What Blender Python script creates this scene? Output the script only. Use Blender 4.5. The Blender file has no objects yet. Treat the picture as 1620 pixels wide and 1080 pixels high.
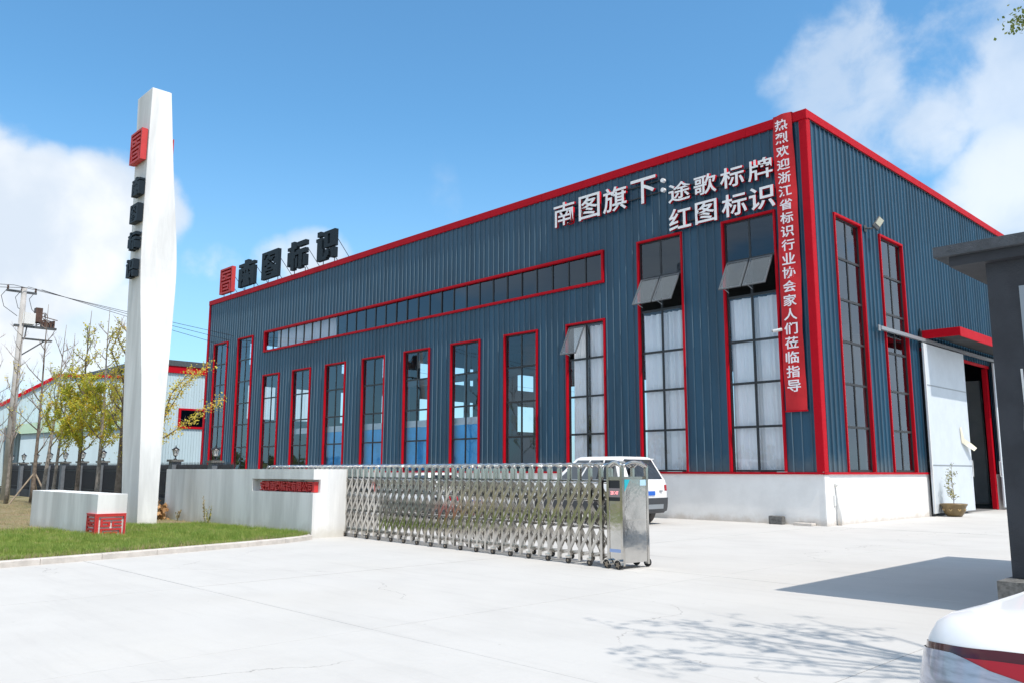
import bpy, bmesh, math, random
import numpy as np
from mathutils import Vector, Matrix, Quaternion
rnd = random.Random(7)
S = bpy.context.scene
C = S.collection

# ------------------------------------------------------------------ camera
cam_d = bpy.data.cameras.new('camera'); cam = bpy.data.objects.new('camera', cam_d); C.objects.link(cam)
yaw, pitch, roll = math.radians(45.8286), math.radians(8.8419), math.radians(0.1621)
f_ = Vector((-math.sin(yaw)*math.cos(pitch), math.cos(yaw)*math.cos(pitch), math.sin(pitch)))
r_ = Vector((math.cos(yaw), math.sin(yaw), 0)); u_ = r_.cross(f_)
r2 = math.cos(roll)*r_ + math.sin(roll)*u_; u2 = -math.sin(roll)*r_ + math.cos(roll)*u_
M = Matrix((r2, u2, -f_)).transposed().to_4x4(); M.translation = Vector((10.942, -22.967, 1.5))
cam.matrix_world = M
cam_d.sensor_width = 36; cam_d.lens = 1315.19/1620*36; cam_d.clip_start = .1; cam_d.clip_end = 3000
S.camera = cam

# ------------------------------------------------------------------ sun and sky
SUN = Vector((1.0, -0.10, 1.75)).normalized()
sd = bpy.data.lights.new('sun', 'SUN'); so = bpy.data.objects.new('sun', sd); C.objects.link(so)
sd.energy = 3.3; sd.angle = math.radians(.53); sd.color = (1, .92, .82)
so.rotation_euler = SUN.to_track_quat('Z', 'Y').to_euler(); so.location = (20, -20, 40)
S.view_settings.view_transform = 'Standard'; S.view_settings.look = 'None'
S.view_settings.exposure = 0.46; S.view_settings.gamma = 1; S.view_settings.use_curve_mapping = False

W = bpy.data.worlds.new('World'); S.world = W; W.use_nodes = True
nt = W.node_tree; nt.nodes.clear()
def N(nt, t, **k):
    n = nt.nodes.new(t)
    for a, b in k.items():
        if a.startswith('i_'):
            n.inputs[a[2:].replace('_', ' ')].default_value = b
        else: setattr(n, a, b)
    return n
def L(nt, a, b): nt.links.new(a, b)
def mathn(nt, op, a, b=None, c=None, clamp=False):
    n = nt.nodes.new('ShaderNodeMath'); n.operation = op; n.use_clamp = clamp
    for i, v in enumerate((a, b, c)):
        if v is None: continue
        if isinstance(v, (int, float)): n.inputs[i].default_value = v
        else: nt.links.new(v, n.inputs[i])
    return n.outputs[0]
def ramp(nt, x, lo, hi, smooth=True):
    n = nt.nodes.new('ShaderNodeMapRange'); n.interpolation_type = 'SMOOTHSTEP' if smooth else 'LINEAR'
    nt.links.new(x, n.inputs[0]); n.inputs[1].default_value = lo; n.inputs[2].default_value = hi
    return n.outputs[0]
def mixc(nt, f, a, b, mode='MIX'):
    n = nt.nodes.new('ShaderNodeMix'); n.data_type = 'RGBA'; n.blend_type = mode
    for s, v in ((n.inputs[0], f), (n.inputs[6], a), (n.inputs[7], b)):
        if isinstance(v, (int, float)): s.default_value = v
        elif isinstance(v, (tuple, list)): s.default_value = tuple(v) + ((1,) if len(v) == 3 else ())
        else: nt.links.new(v, s)
    return n.outputs[2]

sky = N(nt, 'ShaderNodeTexSky', sky_type='NISHITA', sun_disc=False, sun_elevation=math.asin(SUN.z),
        sun_rotation=math.atan2(SUN.x, SUN.y), altitude=50, air_density=1.0, dust_density=.6, ozone_density=2.4)
tc = N(nt, 'ShaderNodeTexCoord')
nrm = N(nt, 'ShaderNodeVectorMath', operation='NORMALIZE'); L(nt, tc.outputs['Generated'], nrm.inputs[0])
sep = N(nt, 'ShaderNodeSeparateXYZ'); L(nt, nrm.outputs[0], sep.inputs[0])
warp = N(nt, 'ShaderNodeTexNoise', i_Scale=3.2, i_Detail=3.0, i_Roughness=.5); L(nt, nrm.outputs[0], warp.inputs['Vector'])
wv = N(nt, 'ShaderNodeVectorMath', operation='SCALE'); L(nt, warp.outputs['Color'], wv.inputs[0]); wv.inputs['Scale'].default_value = .12
wa = N(nt, 'ShaderNodeVectorMath', operation='ADD'); L(nt, nrm.outputs[0], wa.inputs[0]); L(nt, wv.outputs[0], wa.inputs[1])
n1 = N(nt, 'ShaderNodeTexNoise', i_Scale=5.5, i_Detail=12.0, i_Roughness=.56); L(nt, wa.outputs[0], n1.inputs['Vector'])
n2 = N(nt, 'ShaderNodeTexNoise', i_Scale=1.7, i_Detail=2.0, i_Roughness=.5); L(nt, nrm.outputs[0], n2.inputs['Vector'])
def view_dir(px, py):
    v = f_*1315.19 + r2*(px-810) + u2*(540-py); return v.normalized()
def bump_at(px, py, inner, outer):       # angular radii in degrees
    v = view_dir(px, py)
    d = N(nt, 'ShaderNodeVectorMath', operation='DOT_PRODUCT'); L(nt, nrm.outputs[0], d.inputs[0]); d.inputs[1].default_value = v
    return ramp(nt, d.outputs['Value'], math.cos(math.radians(outer)), math.cos(math.radians(inner)))
acc = None
for px, py, a, b, k in ((50, 375, 3, 7.8, 1.0), (150, 330, 1, 5.5, .95), (225, 330, .5, 4.6, .85), (-140, 400, 6, 12, 1.0), (40, 560, 5, 13, .66), (500, 425, .3, 4.2, .72), (440, 420, .3, 3.2, .6), (440, 250, .2, 2.6, .33),
                     (330, 470, 1, 6, .55), (1430, 90, 4, 13, .53), (1560, 40, 4, 12, .52), (330, 150, 1, 6, .22), (620, 330, 1, 7, .22), (900, 120, 1, 6, .18), (1620, 320, 2, 8, .66), (1720, 100, 6, 15, .50), (1225, 120, .3, 3.2, .50),
                     (1470, 215, .5, 4.5, .60), (1270, 20, .3, 4.5, .42), (1530, 400, 1, 8, .50)):
    m = mathn(nt, 'MULTIPLY', bump_at(px, py, a, b), k)
    acc = m if acc is None else mathn(nt, 'MAXIMUM', acc, m)
gen = ramp(nt, n2.outputs[0], .33, .52)  # unseen clouds outside the frame, thickened to whiten the ambient light
gen = mathn(nt, 'MULTIPLY', gen, .85)
inview = bump_at(810, 450, 38, 52)
cov = N(nt, 'ShaderNodeMix'); cov.data_type = 'FLOAT'
L(nt, inview, cov.inputs[0]); L(nt, gen, cov.inputs[2]); L(nt, acc, cov.inputs[3])
dens = mathn(nt, 'ADD', cov.outputs[0], mathn(nt, 'MULTIPLY', mathn(nt, 'SUBTRACT', n1.outputs[0], .5), 1.7))
dens_s = ramp(nt, dens, .40, .68)
thin = ramp(nt, cov.outputs[0], .05, .95)
dens_f = mathn(nt, 'MULTIPLY', dens_s, ramp(nt, cov.outputs[0], .0, .85, False), clamp=True)
n3 = N(nt, 'ShaderNodeTexNoise', i_Scale=4.0, i_Detail=6.0, i_Roughness=.55)
off = N(nt, 'ShaderNodeVectorMath', operation='ADD'); L(nt, wa.outputs[0], off.inputs[0]); off.inputs[1].default_value = (.0, .0, .55)
L(nt, off.outputs[0], n3.inputs['Vector'])
ccol = mixc(nt, ramp(nt, n3.outputs[0], .43, .62), (.54, .61, .70), (.76, .78, .80))
skyk = N(nt, 'ShaderNodeVectorMath', operation='MULTIPLY'); L(nt, sky.outputs[0], skyk.inputs[0]); skyk.inputs[1].default_value = (.093, .150, .163)
hazeh = ramp(nt, sep.outputs['Z'], .42, -.02)
skyh = mixc(nt, mathn(nt, 'MULTIPLY', hazeh, .55), skyk.outputs[0], (.38, .54, .72))
fin = mixc(nt, dens_f, skyh, ccol)
bg = N(nt, 'ShaderNodeBackground', i_Strength=1.0); L(nt, fin, bg.inputs[0])
wo = N(nt, 'ShaderNodeOutputWorld'); L(nt, bg.outputs[0], wo.inputs[0])

# ------------------------------------------------------------------ materials
MATS = {}
def mat(name, col, rough=.6, metal=0.0, spec=.5, var=0.0, vscale=3.0, bump=0.0, bscale=30.0, stretch=None, col2=None, coat=0.0, dirt=None):
    if name in MATS: return MATS[name]
    m = bpy.data.materials.new(name); m.use_nodes = True; nt = m.node_tree
    b = nt.nodes['Principled BSDF']
    b.inputs['Roughness'].default_value = rough; b.inputs['Metallic'].default_value = metal
    b.inputs['Specular IOR Level'].default_value = spec; b.inputs['Coat Weight'].default_value = coat
    b.inputs['Base Color'].default_value = (*col, 1)
    g = N(nt, 'ShaderNodeNewGeometry'); vec = g.outputs['Position']
    if stretch:
        mp = N(nt, 'ShaderNodeMapping'); L(nt, vec, mp.inputs[0]); mp.inputs['Scale'].default_value = stretch; vec = mp.outputs[0]
    c = None
    if var or col2:
        t = N(nt, 'ShaderNodeTexNoise', i_Scale=vscale, i_Detail=6.0, i_Roughness=.6); L(nt, vec, t.inputs['Vector'])
        c2 = col2 or tuple(x*(1-var) for x in col)
        c = mixc(nt, ramp(nt, t.outputs[0], .35, .68), col, c2)
        L(nt, mathn(nt, 'ADD', mathn(nt, 'MULTIPLY', t.outputs[0], .16), rough-.08), b.inputs['Roughness'])
    if dirt:      # (colour, z0, z1): splash dirt band from z0 (full) to z1 (none)
        dc, z0, z1 = dirt
        sp = N(nt, 'ShaderNodeSeparateXYZ'); L(nt, g.outputs['Position'], sp.inputs[0])
        t2 = N(nt, 'ShaderNodeTexNoise', i_Scale=2.2, i_Detail=7.0, i_Roughness=.65); L(nt, g.outputs['Position'], t2.inputs['Vector'])
        zz = mathn(nt, 'ADD', sp.outputs['Z'], mathn(nt, 'MULTIPLY', mathn(nt, 'SUBTRACT', t2.outputs[0], .5), (z1-z0)*1.6))
        c = mixc(nt, mathn(nt, 'MULTIPLY', ramp(nt, zz, z1, z0), .75), c if c is not None else col, dc)
    if c is not None: L(nt, c, b.inputs['Base Color'])
    if bump:
        t = N(nt, 'ShaderNodeTexNoise', i_Scale=bscale, i_Detail=4.0); L(nt, vec, t.inputs['Vector'])
        bp = N(nt, 'ShaderNodeBump', i_Strength=bump, i_Distance=.02); L(nt, t.outputs[0], bp.inputs['Height']); L(nt, bp.outputs[0], b.inputs['Normal'])
    MATS[name] = m; return m

concrete = mat('concrete_paving', (.53, .522, .505), .82, var=.07, vscale=.7, bump=.25, bscale=14)
def concrete_detail():
    nt = concrete.node_tree; b = nt.nodes['Principled BSDF']
    g = N(nt, 'ShaderNodeNewGeometry')
    base = b.inputs['Base Color'].links[0].from_socket
    mp = N(nt, 'ShaderNodeMapping'); L(nt, g.outputs['Position'], mp.inputs[0]); mp.inputs['Scale'].default_value = (.25, 2.6, 1)
    mp.inputs['Rotation'].default_value = (0, 0, .5)
    t = N(nt, 'ShaderNodeTexNoise', i_Scale=1.5, i_Detail=8.0, i_Roughness=.7); L(nt, mp.outputs[0], t.inputs['Vector'])
    c = mixc(nt, mathn(nt, 'MULTIPLY', ramp(nt, t.outputs[0], .48, .72), .22), base, (.36, .355, .345))
    t = N(nt, 'ShaderNodeTexNoise', i_Scale=.22, i_Detail=5.0, i_Roughness=.6); L(nt, g.outputs['Position'], t.inputs['Vector'])
    c = mixc(nt, mathn(nt, 'MULTIPLY', ramp(nt, t.outputs[0], .5, .7), .16), c, (.54, .51, .46))
    mp = N(nt, 'ShaderNodeMapping'); L(nt, g.outputs['Position'], mp.inputs[0]); mp.inputs['Scale'].default_value = (.10, 7.0, 1); mp.inputs['Rotation'].default_value = (0, 0, .12)
    t = N(nt, 'ShaderNodeTexNoise', i_Scale=.55, i_Detail=4.0, i_Roughness=.5, i_Distortion=.3); L(nt, mp.outputs[0], t.inputs['Vector'])
    t2 = N(nt, 'ShaderNodeTexNoise', i_Scale=.35, i_Detail=2.0); L(nt, g.outputs['Position'], t2.inputs['Vector'])
    c = mixc(nt, mathn(nt, 'MULTIPLY', mathn(nt, 'MULTIPLY', ramp(nt, t.outputs[0], .60, .72), ramp(nt, t2.outputs[0], .45, .6)), .30), c, (.30, .29, .28))
    wv = N(nt, 'ShaderNodeTexVoronoi', feature='DISTANCE_TO_EDGE', i_Scale=.16); 
    t3 = N(nt, 'ShaderNodeTexNoise', i_Scale=1.6, i_Detail=5.0); L(nt, g.outputs['Position'], t3.inputs['Vector'])
    av = N(nt, 'ShaderNodeVectorMath', operation='ADD'); sv = N(nt, 'ShaderNodeVectorMath', operation='SCALE'); L(nt, t3.outputs['Color'], sv.inputs[0]); sv.inputs['Scale'].default_value = .9
    L(nt, g.outputs['Position'], av.inputs[0]); L(nt, sv.outputs[0], av.inputs[1]); L(nt, av.outputs[0], wv.inputs['Vector'])
    c = mixc(nt, mathn(nt, 'MULTIPLY', mathn(nt, 'MULTIPLY', ramp(nt, wv.outputs['Distance'], .0016, .0006), ramp(nt, t2.outputs[0], .50, .56)), .6), c, (.22, .21, .20))
    v = N(nt, 'ShaderNodeTexVoronoi', i_Scale=2.3); L(nt, g.outputs['Position'], v.inputs['Vector'])
    c = mixc(nt, mathn(nt, 'MULTIPLY', ramp(nt, v.outputs['Distance'], .045, .02), .35), c, (.25, .24, .22))
    L(nt, c, b.inputs['Base Color'])
concrete_detail()
joint_m = mat('joint_filler', (.16, .155, .15), .9)
steel_blue = mat('blue_steel_sheet', (.013, .070, .130), .38, spec=.55, var=.32, vscale=1.6, stretch=(1, 1, .12), dirt=((.09, .12, .14), 1.4, 2.2))
red_m = mat('red_trim', (.47, .003, .014), .55, spec=.12, var=.08, vscale=2)
white_wall = mat('white_render', (.84, .84, .83), .8, var=.08, vscale=1.4, bump=.12, bscale=25, dirt=((.50, .44, .38), -.05, .28))
pylon_white = mat('white_painted_render', (.80, .81, .81), .7, var=.26, vscale=1.1, stretch=(1.6, 1.6, .22), bump=.1, bscale=20, dirt=((.52, .50, .45), 0, .35))
seal_red = mat('seal_red', (.56, .035, .035), .55, var=.12, vscale=6)
dark_letter = mat('charcoal_letter', (.006, .014, .022), .55, spec=.25)
dark_frame = mat('dark_window_frame', (.018, .020, .024), .4)
grey_frame = mat('grey_frame', (.30, .33, .36), .4, metal=.3)
steel = mat('stainless_steel', (.60, .58, .55), .12, metal=1.0, var=.18, vscale=5)
steel_brushed = mat('brushed_stainless', (.66, .65, .63), .13, metal=1.0, var=.15, vscale=2, bump=.35, bscale=2.2)
black_m = mat('black_plastic', (.012, .012, .014), .4)
sash_m = mat('sash_frame', (.10, .115, .13), .4)
rib_glint_m = mat('painted_rib_glint', (.12, .19, .25), .35, metal=.2)  # sun glint painted as lighter colour on sunward rib flanks, front wall only
rubber = mat('rubber', (.02, .02, .02), .75)
curtain_m = mat('curtain_cloth', (.93, .93, .94), .9)
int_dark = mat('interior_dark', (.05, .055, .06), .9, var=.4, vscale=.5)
int_floor = mat('interior_floor', (.18, .18, .18), .8)
blue_banner = mat('blue_board', (.02, .42, .95), .6, var=.2, vscale=2)
white_door = mat('white_door_sheet', (.60, .66, .72), .5, var=.06, vscale=2)
white_metal = mat('white_metal', (.7, .71, .71), .4)
gate_grey = mat('dark_grey_paint', (.036, .040, .050), .7, var=.25, vscale=2.5, bump=.3, bscale=60)
slab_grey = mat('grey_slab_render', (.075, .085, .10), .85, var=.3, vscale=9, bump=.5, bscale=70)
stone_g = mat('rough_grey_stone', (.17, .17, .165), .9, var=.5, vscale=14, bump=.6, bscale=40)
kerb_m = mat('kerb_concrete', (.58, .54, .50), .85, var=.2, vscale=5, bump=.3, bscale=40)
soil_m = mat('dry_lawn_soil', (.26, .20, .12), .95, col2=(.16, .17, .06), vscale=1.0, bump=.6, bscale=25)
far_ground = mat('far_earth', (.15, .15, .11), .95, var=.4, vscale=.05)
bark = mat('grey_bark', (.30, .265, .235), .9, var=.45, vscale=9, bump=.6, bscale=30)
bark_d = mat('brown_bark', (.20, .16, .13), .9, var=.45, vscale=9, bump=.6, bscale=30)
twig_m = mat('reddish_twig', (.34, .27, .25), .9, var=.3, vscale=9)
wood_m = mat('stake_wood', (.34, .27, .20), .8, var=.3, vscale=8)
blue_wall2 = mat('pale_blue_sheet', (.50, .62, .68), .6, var=.08, vscale=.3, stretch=(1, 6, .3))
green_sheet = mat('green_translucent_sheet', (.24, .34, .24), .5)
fence_m = mat('fence_iron', (.022, .025, .032), .5)
pier_m = mat('grey_pier_paint', (.15, .17, .20), .85, var=.2, vscale=5)
pole_m = mat('pole_concrete', (.45, .44, .43), .85, var=.2, vscale=3)
iron_m = mat('weathered_iron', (.10, .11, .12), .6, metal=.4, var=.3, vscale=5)
rust_m = mat('rusty_insulator', (.10, .05, .035), .6, var=.4, vscale=9)
cable_m = mat('cable', (.03, .03, .035), .6)
car_white = mat('white_car_paint', (.84, .845, .85), .38, spec=.4, coat=.35)
car_blue = mat('blue_car_paint', (.02, .06, .25), .25, coat=1.0)
car_dark = mat('dark_plastic_bumper', (.045, .05, .058), .5)
alloy = mat('alloy_rim', (.5, .5, .52), .3, metal=.9)
tail_red = mat('red_lens', (.40, .003, .015), .15, coat=.4, spec=.3)
tail_dark = mat('maroon_lens', (.06, .003, .012), .15, coat=.4, spec=.3)
tail_clear = mat('clear_lens', (.40, .42, .52), .12, coat=.6, metal=.2, var=.35, vscale=9, stretch=(1, 1, 6))
plate_blue = mat('blue_plate', (.02, .13, .55), .4)
sticker_teal = mat('teal_sticker', (.02, .42, .52), .5)
sticker_pale = mat('pale_blue_sticker', (.45, .68, .85), .5)
sticker_blue = mat('faded_blue_tape', (.30, .40, .66), .5)
pot_m = mat('ochre_glazed_pot', (.20, .14, .06), .35, var=.3, vscale=8)
pot_pat = mat('pot_relief', (.42, .30, .14), .5)
leaf_pot = mat('pale_green_leaf', (.16, .20, .05), .7, col2=(.38, .30, .08), vscale=14)
paper_m = mat('yellowed_paper', (.72, .68, .55), .8)
brown_leaf = mat('dead_leaf', (.36, .19, .08), .85, col2=(.5, .32, .16), vscale=12)
pink_m = mat('pink_petal', (.6, .03, .2), .7)
lamp_glass = mat('frosted_glass', (.6, .62, .62), .3)
led_face = mat('floodlight_diffuser', (.42, .42, .34), .4)
white_print = mat('white_print', (.85, .80, .84), .8)
banner_m = mat('banner_cloth', (.58, .012, .02), .75, var=.15, vscale=2)
letter_white = mat('white_acrylic', (.84, .84, .86), .35)
sky_glass_m = None
def glass(name, tint, ior=1.6, rough=.01, trans=(.6, .7, .75)):
    m = bpy.data.materials.new(name); m.use_nodes = True; nt = m.node_tree; nt.nodes.clear()
    o = N(nt, 'ShaderNodeOutputMaterial'); mx = N(nt, 'ShaderNodeMixShader')
    tr = N(nt, 'ShaderNodeBsdfTransparent'); tr.inputs[0].default_value = (*trans, 1)
    gl = N(nt, 'ShaderNodeBsdfGlossy'); gl.inputs['Color'].default_value = (*tint, 1); gl.inputs['Roughness'].default_value = rough
    g = N(nt, 'ShaderNodeNewGeometry')
    t = N(nt, 'ShaderNodeTexNoise', i_Scale=.9, i_Detail=1.0); L(nt, g.outputs['Position'], t.inputs['Vector'])
    bp = N(nt, 'ShaderNodeBump', i_Strength=.06, i_Distance=.05); L(nt, t.outputs[0], bp.inputs['Height']); L(nt, bp.outputs[0], gl.inputs['Normal'])
    lw = N(nt, 'ShaderNodeLayerWeight'); lw.inputs['Blend'].default_value = .5
    fac = mathn(nt, 'ADD', mathn(nt, 'MULTIPLY', mathn(nt, 'POWER', lw.outputs['Facing'], 3.0), .75), .08 if ior < 2 else .2, clamp=True)
    L(nt, fac, mx.inputs[0]); L(nt, tr.outputs[0], mx.inputs[1]); L(nt, gl.outputs[0], mx.inputs[2]); L(nt, mx.outputs[0], o.inputs[0])
    MATS[name] = m; return m
win_glass = glass('window_glass', (.75, .85, .95), trans=(.84, .87, .90))
strip_glass = glass('tinted_glass', (.75, .85, .95), trans=(.12, .20, .26))
sash_glass = glass('open_sash_glass', (.8, .88, .95), ior=1.6, trans=(.74, .79, .82))
car_glass = glass('car_glass', (.8, .85, .9), ior=2.2, trans=(.05, .06, .07))

# ------------------------------------------------------------------ mesh helpers
def new_mesh(name, v, f, m, smooth=False):
    me = bpy.data.meshes.new(name); me.from_pydata([tuple(p) for p in v], [], [tuple(q) for q in f])
    ms = m if isinstance(m, (list, tuple)) else [m]
    for x in ms: me.materials.append(x)
    if smooth: me.polygons.foreach_set('use_smooth', [True]*len(me.polygons))
    me.update(); return me
class MB:
    def __init__(s): s.v = []; s.f = []; s.mi = []
    def add(s, v, f, mi=0):
        n = len(s.v); s.v += [tuple(p) for p in v]; s.f += [tuple(i+n for i in q) for q in f]; s.mi += [mi]*len(f)
    def box(s, x0, x1, y0, y1, z0, z1, mi=0):
        s.add([(x0,y0,z0),(x1,y0,z0),(x1,y1,z0),(x0,y1,z0),(x0,y0,z1),(x1,y0,z1),(x1,y1,z1),(x0,y1,z1)],
              [(0,3,2,1),(4,5,6,7),(0,1,5,4),(1,2,6,5),(2,3,7,6),(3,0,4,7)], mi); return s
    def tube(s, pts, rad, n=6, mi=0, cap=True):
        pts = [Vector(p) for p in pts]
        if not hasattr(rad, '__len__'): rad = [rad]*len(pts)
        rings = []; up = Vector((0,0,1)); prev = None
        for i, p in enumerate(pts):
            d = (pts[min(i+1,len(pts)-1)]-pts[max(i-1,0)])
            d = d.normalized() if d.length > 1e-9 else Vector((0,0,1))
            if prev is None:
                a = d.cross(up) if abs(d.z) < .95 else d.cross(Vector((1,0,0)))
            else: a = prev - d*prev.dot(d)
            a.normalize(); prev = a; b = d.cross(a)
            rings.append([p + (a*math.cos(2*math.pi*k/n)+b*math.sin(2*math.pi*k/n))*rad[i] for k in range(n)])
        v = [q for r in rings for q in r]; f = []
        for i in range(len(pts)-1):
            for k in range(n):
                f.append((i*n+k, i*n+(k+1)%n, (i+1)*n+(k+1)%n, (i+1)*n+k))
        if cap: f.append(tuple(range(n))[::-1]); f.append(tuple((len(pts)-1)*n+k for k in range(n)))
        s.add(v, f, mi); return s
    def bar(s, a, b, w, h=None, mi=0):      # square bar between points
        h = h or w; a = Vector(a); b = Vector(b); d = (b-a).normalized()
        x = d.cross(Vector((0,1,0))) if abs(d.y) < .9 else d.cross(Vector((1,0,0)))
        x.normalize(); y = d.cross(x)
        v = []
        for p in (a, b):
            for sx, sy in ((-1,-1),(1,-1),(1,1),(-1,1)): v.append(p + x*sx*w/2 + y*sy*h/2)
        s.add(v, [(0,1,2,3)[::-1],(4,5,6,7),(0,1,5,4),(1,2,6,5),(2,3,7,6),(3,0,4,7)], mi); return s
    def lathe(s, prof, cx=0, cy=0, n=16, mi=0):
        v = []; f = []
        for r, z in prof:
            for k in range(n): v.append((cx+r*math.cos(2*math.pi*k/n), cy+r*math.sin(2*math.pi*k/n), z))
        for i in range(len(prof)-1):
            for k in range(n): f.append((i*n+k, i*n+(k+1)%n, (i+1)*n+(k+1)%n, (i+1)*n+k))
        s.add(v, f, mi); return s
    def mesh(s, name, m, smooth=False):
        me = new_mesh(name, s.v, s.f, m, smooth)
        me.polygons.foreach_set('material_index', s.mi); me.update(); return me
    def obj(s, name, m, parent=None, smooth=False, **kw): return link(name, s.mesh(name, m, smooth), parent, **kw)
def link(name, me, parent=None, loc=None, rot=None, label=None, cat=None, group=None, kind=None):
    o = bpy.data.objects.new(name, me); C.objects.link(o)
    if parent is not None: o.parent = parent
    if loc is not None: o.location = loc
    if rot is not None: o.rotation_euler = rot
    return tag(o, label, cat, group, kind)
def tag(o, label=None, cat=None, group=None, kind=None):
    if label: o['label'] = label
    if cat: o['category'] = cat
    if group: o['group'] = group
    if kind: o['kind'] = kind
    return o
def thing(name, label, cat, loc=(0,0,0), rz=0, group=None):
    return link(name, None, None, loc, (0,0,rz), label, cat, group)
def box(name, x0, x1, y0, y1, z0, z1, m, parent=None, bev=0, **kw):
    o = MB().box(x0, x1, y0, y1, z0, z1).obj(name, m, parent, **kw)
    if bev: bevel(o, bev)
    return o
def bevel(o, w=.01, seg=2):
    md = o.modifiers.new('bevel', 'BEVEL'); md.width = w; md.segments = seg; md.limit_method = 'ANGLE'; md.harden_normals = False

# glyphs from Blender's built-in font, as thick meshes standing in the XZ plane facing -Y
_gc = {}
def glyph(ch, w, h, depth, bold, mats, bev=0.0):
    key = (ch, round(w,3), round(h,3), depth, bold, tuple(m.name for m in mats))
    if key in _gc: return _gc[key]
    cu = bpy.data.curves.new('character', 'FONT'); cu.body = ch; cu.size = 1; cu.offset = bold; cu.extrude = .05; cu.resolution_u = 3
    o = bpy.data.objects.new('character', cu); C.objects.link(o)
    dg = bpy.context.evaluated_depsgraph_get(); dg.update()
    me = bpy.data.meshes.new_from_object(o.evaluated_get(dg)); bpy.data.objects.remove(o)
    n = len(me.vertices); co = np.empty(n*3); me.vertices.foreach_get('co', co); co = co.reshape(-1, 3)
    mn, mx = co.min(0), co.max(0)
    out = np.empty_like(co)
    out[:,0] = (co[:,0]-mn[0])/(mx[0]-mn[0])*w - w/2
    out[:,2] = (co[:,1]-mn[1])/(mx[1]-mn[1])*h
    out[:,1] = np.where(co[:,2] > 0, -depth, 0)
    me.vertices.foreach_set('co', out.ravel()); me.materials.clear()
    for m in mats: me.materials.append(m)
    me.update()
    idx = [0 if abs(p.normal.y) > .5 else len(mats)-1 for p in me.polygons]
    me.polygons.foreach_set('material_index', idx); me.update()
    me.name = 'character'; _gc[key] = me; return me


HEAVY = {
'南': ["0000001111000000","0000001111000000","1111111111111111","1111111111111111","0000011111100000","1111111111111111","1111111111111111","1111011011011111","1111001011001111","1111111111111111","1111011111101111","1111111111111111","1111111111111111","1111011111101111","1110011111100111","1110111111110111","1110111111110111","1110111111110111"],
'图': ["1111111111111111","1111111111111111","1110001111111111","1110011100000111","1100111111110111","1111110111100111","1111111001001111","1111111100011111","1111110011001111","1110011111100011","1111111111111111","1111110000111111","1111111111111111","1111000000001111","1111111111111111","1111100000111111","1111111111111111","1111111111111111"],
'标': ["0001110000000000","0001110001111111","0001110001111111","1111111101111111","1111111100000000","0001110000000000","1111110011111111","1111111111111111","1111111111111111","1111111000111000","1111111010111011","1111110110111011","1111110110111011","1111110110111011","1101110110111011","0001110110111011","0001110110111011","0001110001111000"],
'识': ["0111000000000000","0111100111111111","0111100111111111","0000000111001111","1111100111001111","1111100111001111","0111100111001111","0111100111001111","0111100111001111","0111100111111111","0111100111111111","0111110000000000","0111110011101111","0111110011101111","0111110111100111","0111110111100111","0111111111000111","0111111110000111"]}
def heavy(ch, w, h, depth, m):
    """block-stroke display character standing in the XZ plane facing -Y"""
    key = ('H', ch, w, h)
    if key in _gc: return _gc[key]
    mb = MB(); rows = HEAVY[ch]; nr = len(rows); dz = h/nr; used = [[False]*16 for _ in rows]; dx = w/16
    for r in range(nr):
        for c in range(16):
            if rows[r][c] == '1' and not used[r][c]:
                e = c
                while e < 16 and rows[r][e] == '1' and not used[r][e]: e += 1
                q = r+1
                while q < nr and all(rows[q][k] == '1' and not used[q][k] for k in range(c, e)) and (c == 0 or rows[q][c-1] != '1') and (e == 16 or rows[q][e] != '1'): q += 1
                for a in range(r, q):
                    for k in range(c, e): used[a][k] = True
                mb.box(-w/2+c*dx, -w/2+e*dx, -depth, 0, h-q*dz, h-r*dz)
    _gc[key] = mb.mesh('character', m); return _gc[key]

SEAL = ["111111111111111","100000000000001","101111111111101","101000000000001","101111101111101","101000101000001","101111101111101",
        "100000000000001","101111111111101","101000000000101","101011111110101","101000000010101","101011111110101","101000000000101","101111111111101"]
SEAL[14] = "111111111111111"
def seal(mb, x0, x1, z0, z1, y0, y1, mi=0, mib=1):
    """relief: raised parts between y1 (front, smaller) and y0 (back)"""
    n = 15; dx = (x1-x0)/n; dz = (z1-z0)/n
    for r, row in enumerate(SEAL):
        c = 0
        while c < n:
            if row[c] == '1':
                e = c
                while e < n and row[e] == '1': e += 1
                mb.box(x0+c*dx, x0+e*dx, y1, y0, z1-(r+1)*dz, z1-r*dz, mi); c = e
            else: c += 1
    mb.box(x0+dx*.1, x1-dx*.1, y0, y0+.03, z0+dz*.1, z1-dz*.1, mib)

# ------------------------------------------------------------------ setting: ground
g = 900
link('ground', new_mesh('ground', [(-g,-g,-.06),(g,-g,-.06),(g,g,-.06),(-g,g,-.06)], [(0,1,2,3)], far_ground), kind='structure')
yard = link('concrete_yard', new_mesh('concrete_yard', [(-60,-60,-.03),(70,-60,-.03),(70,60,-.03),(-60,60,-.03)], [(0,1,2,3)], joint_m), kind='structure')
pm = MB().box(.004, 3.996, .004, 5.996, -.025, 0).mesh('concrete_panel', concrete)
for i in range(-12, 12):
    for j in range(-5, 9):
        x, y = i*4.0 + .05, -18.15 + j*6.0
        if x+4 < -.5 and x > -41 and y > .3: continue
        if x < -16 and y < -17: continue
        o = link('concrete_panel', pm, yard, (x, y, rnd.uniform(-.0012, .0012)))
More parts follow.
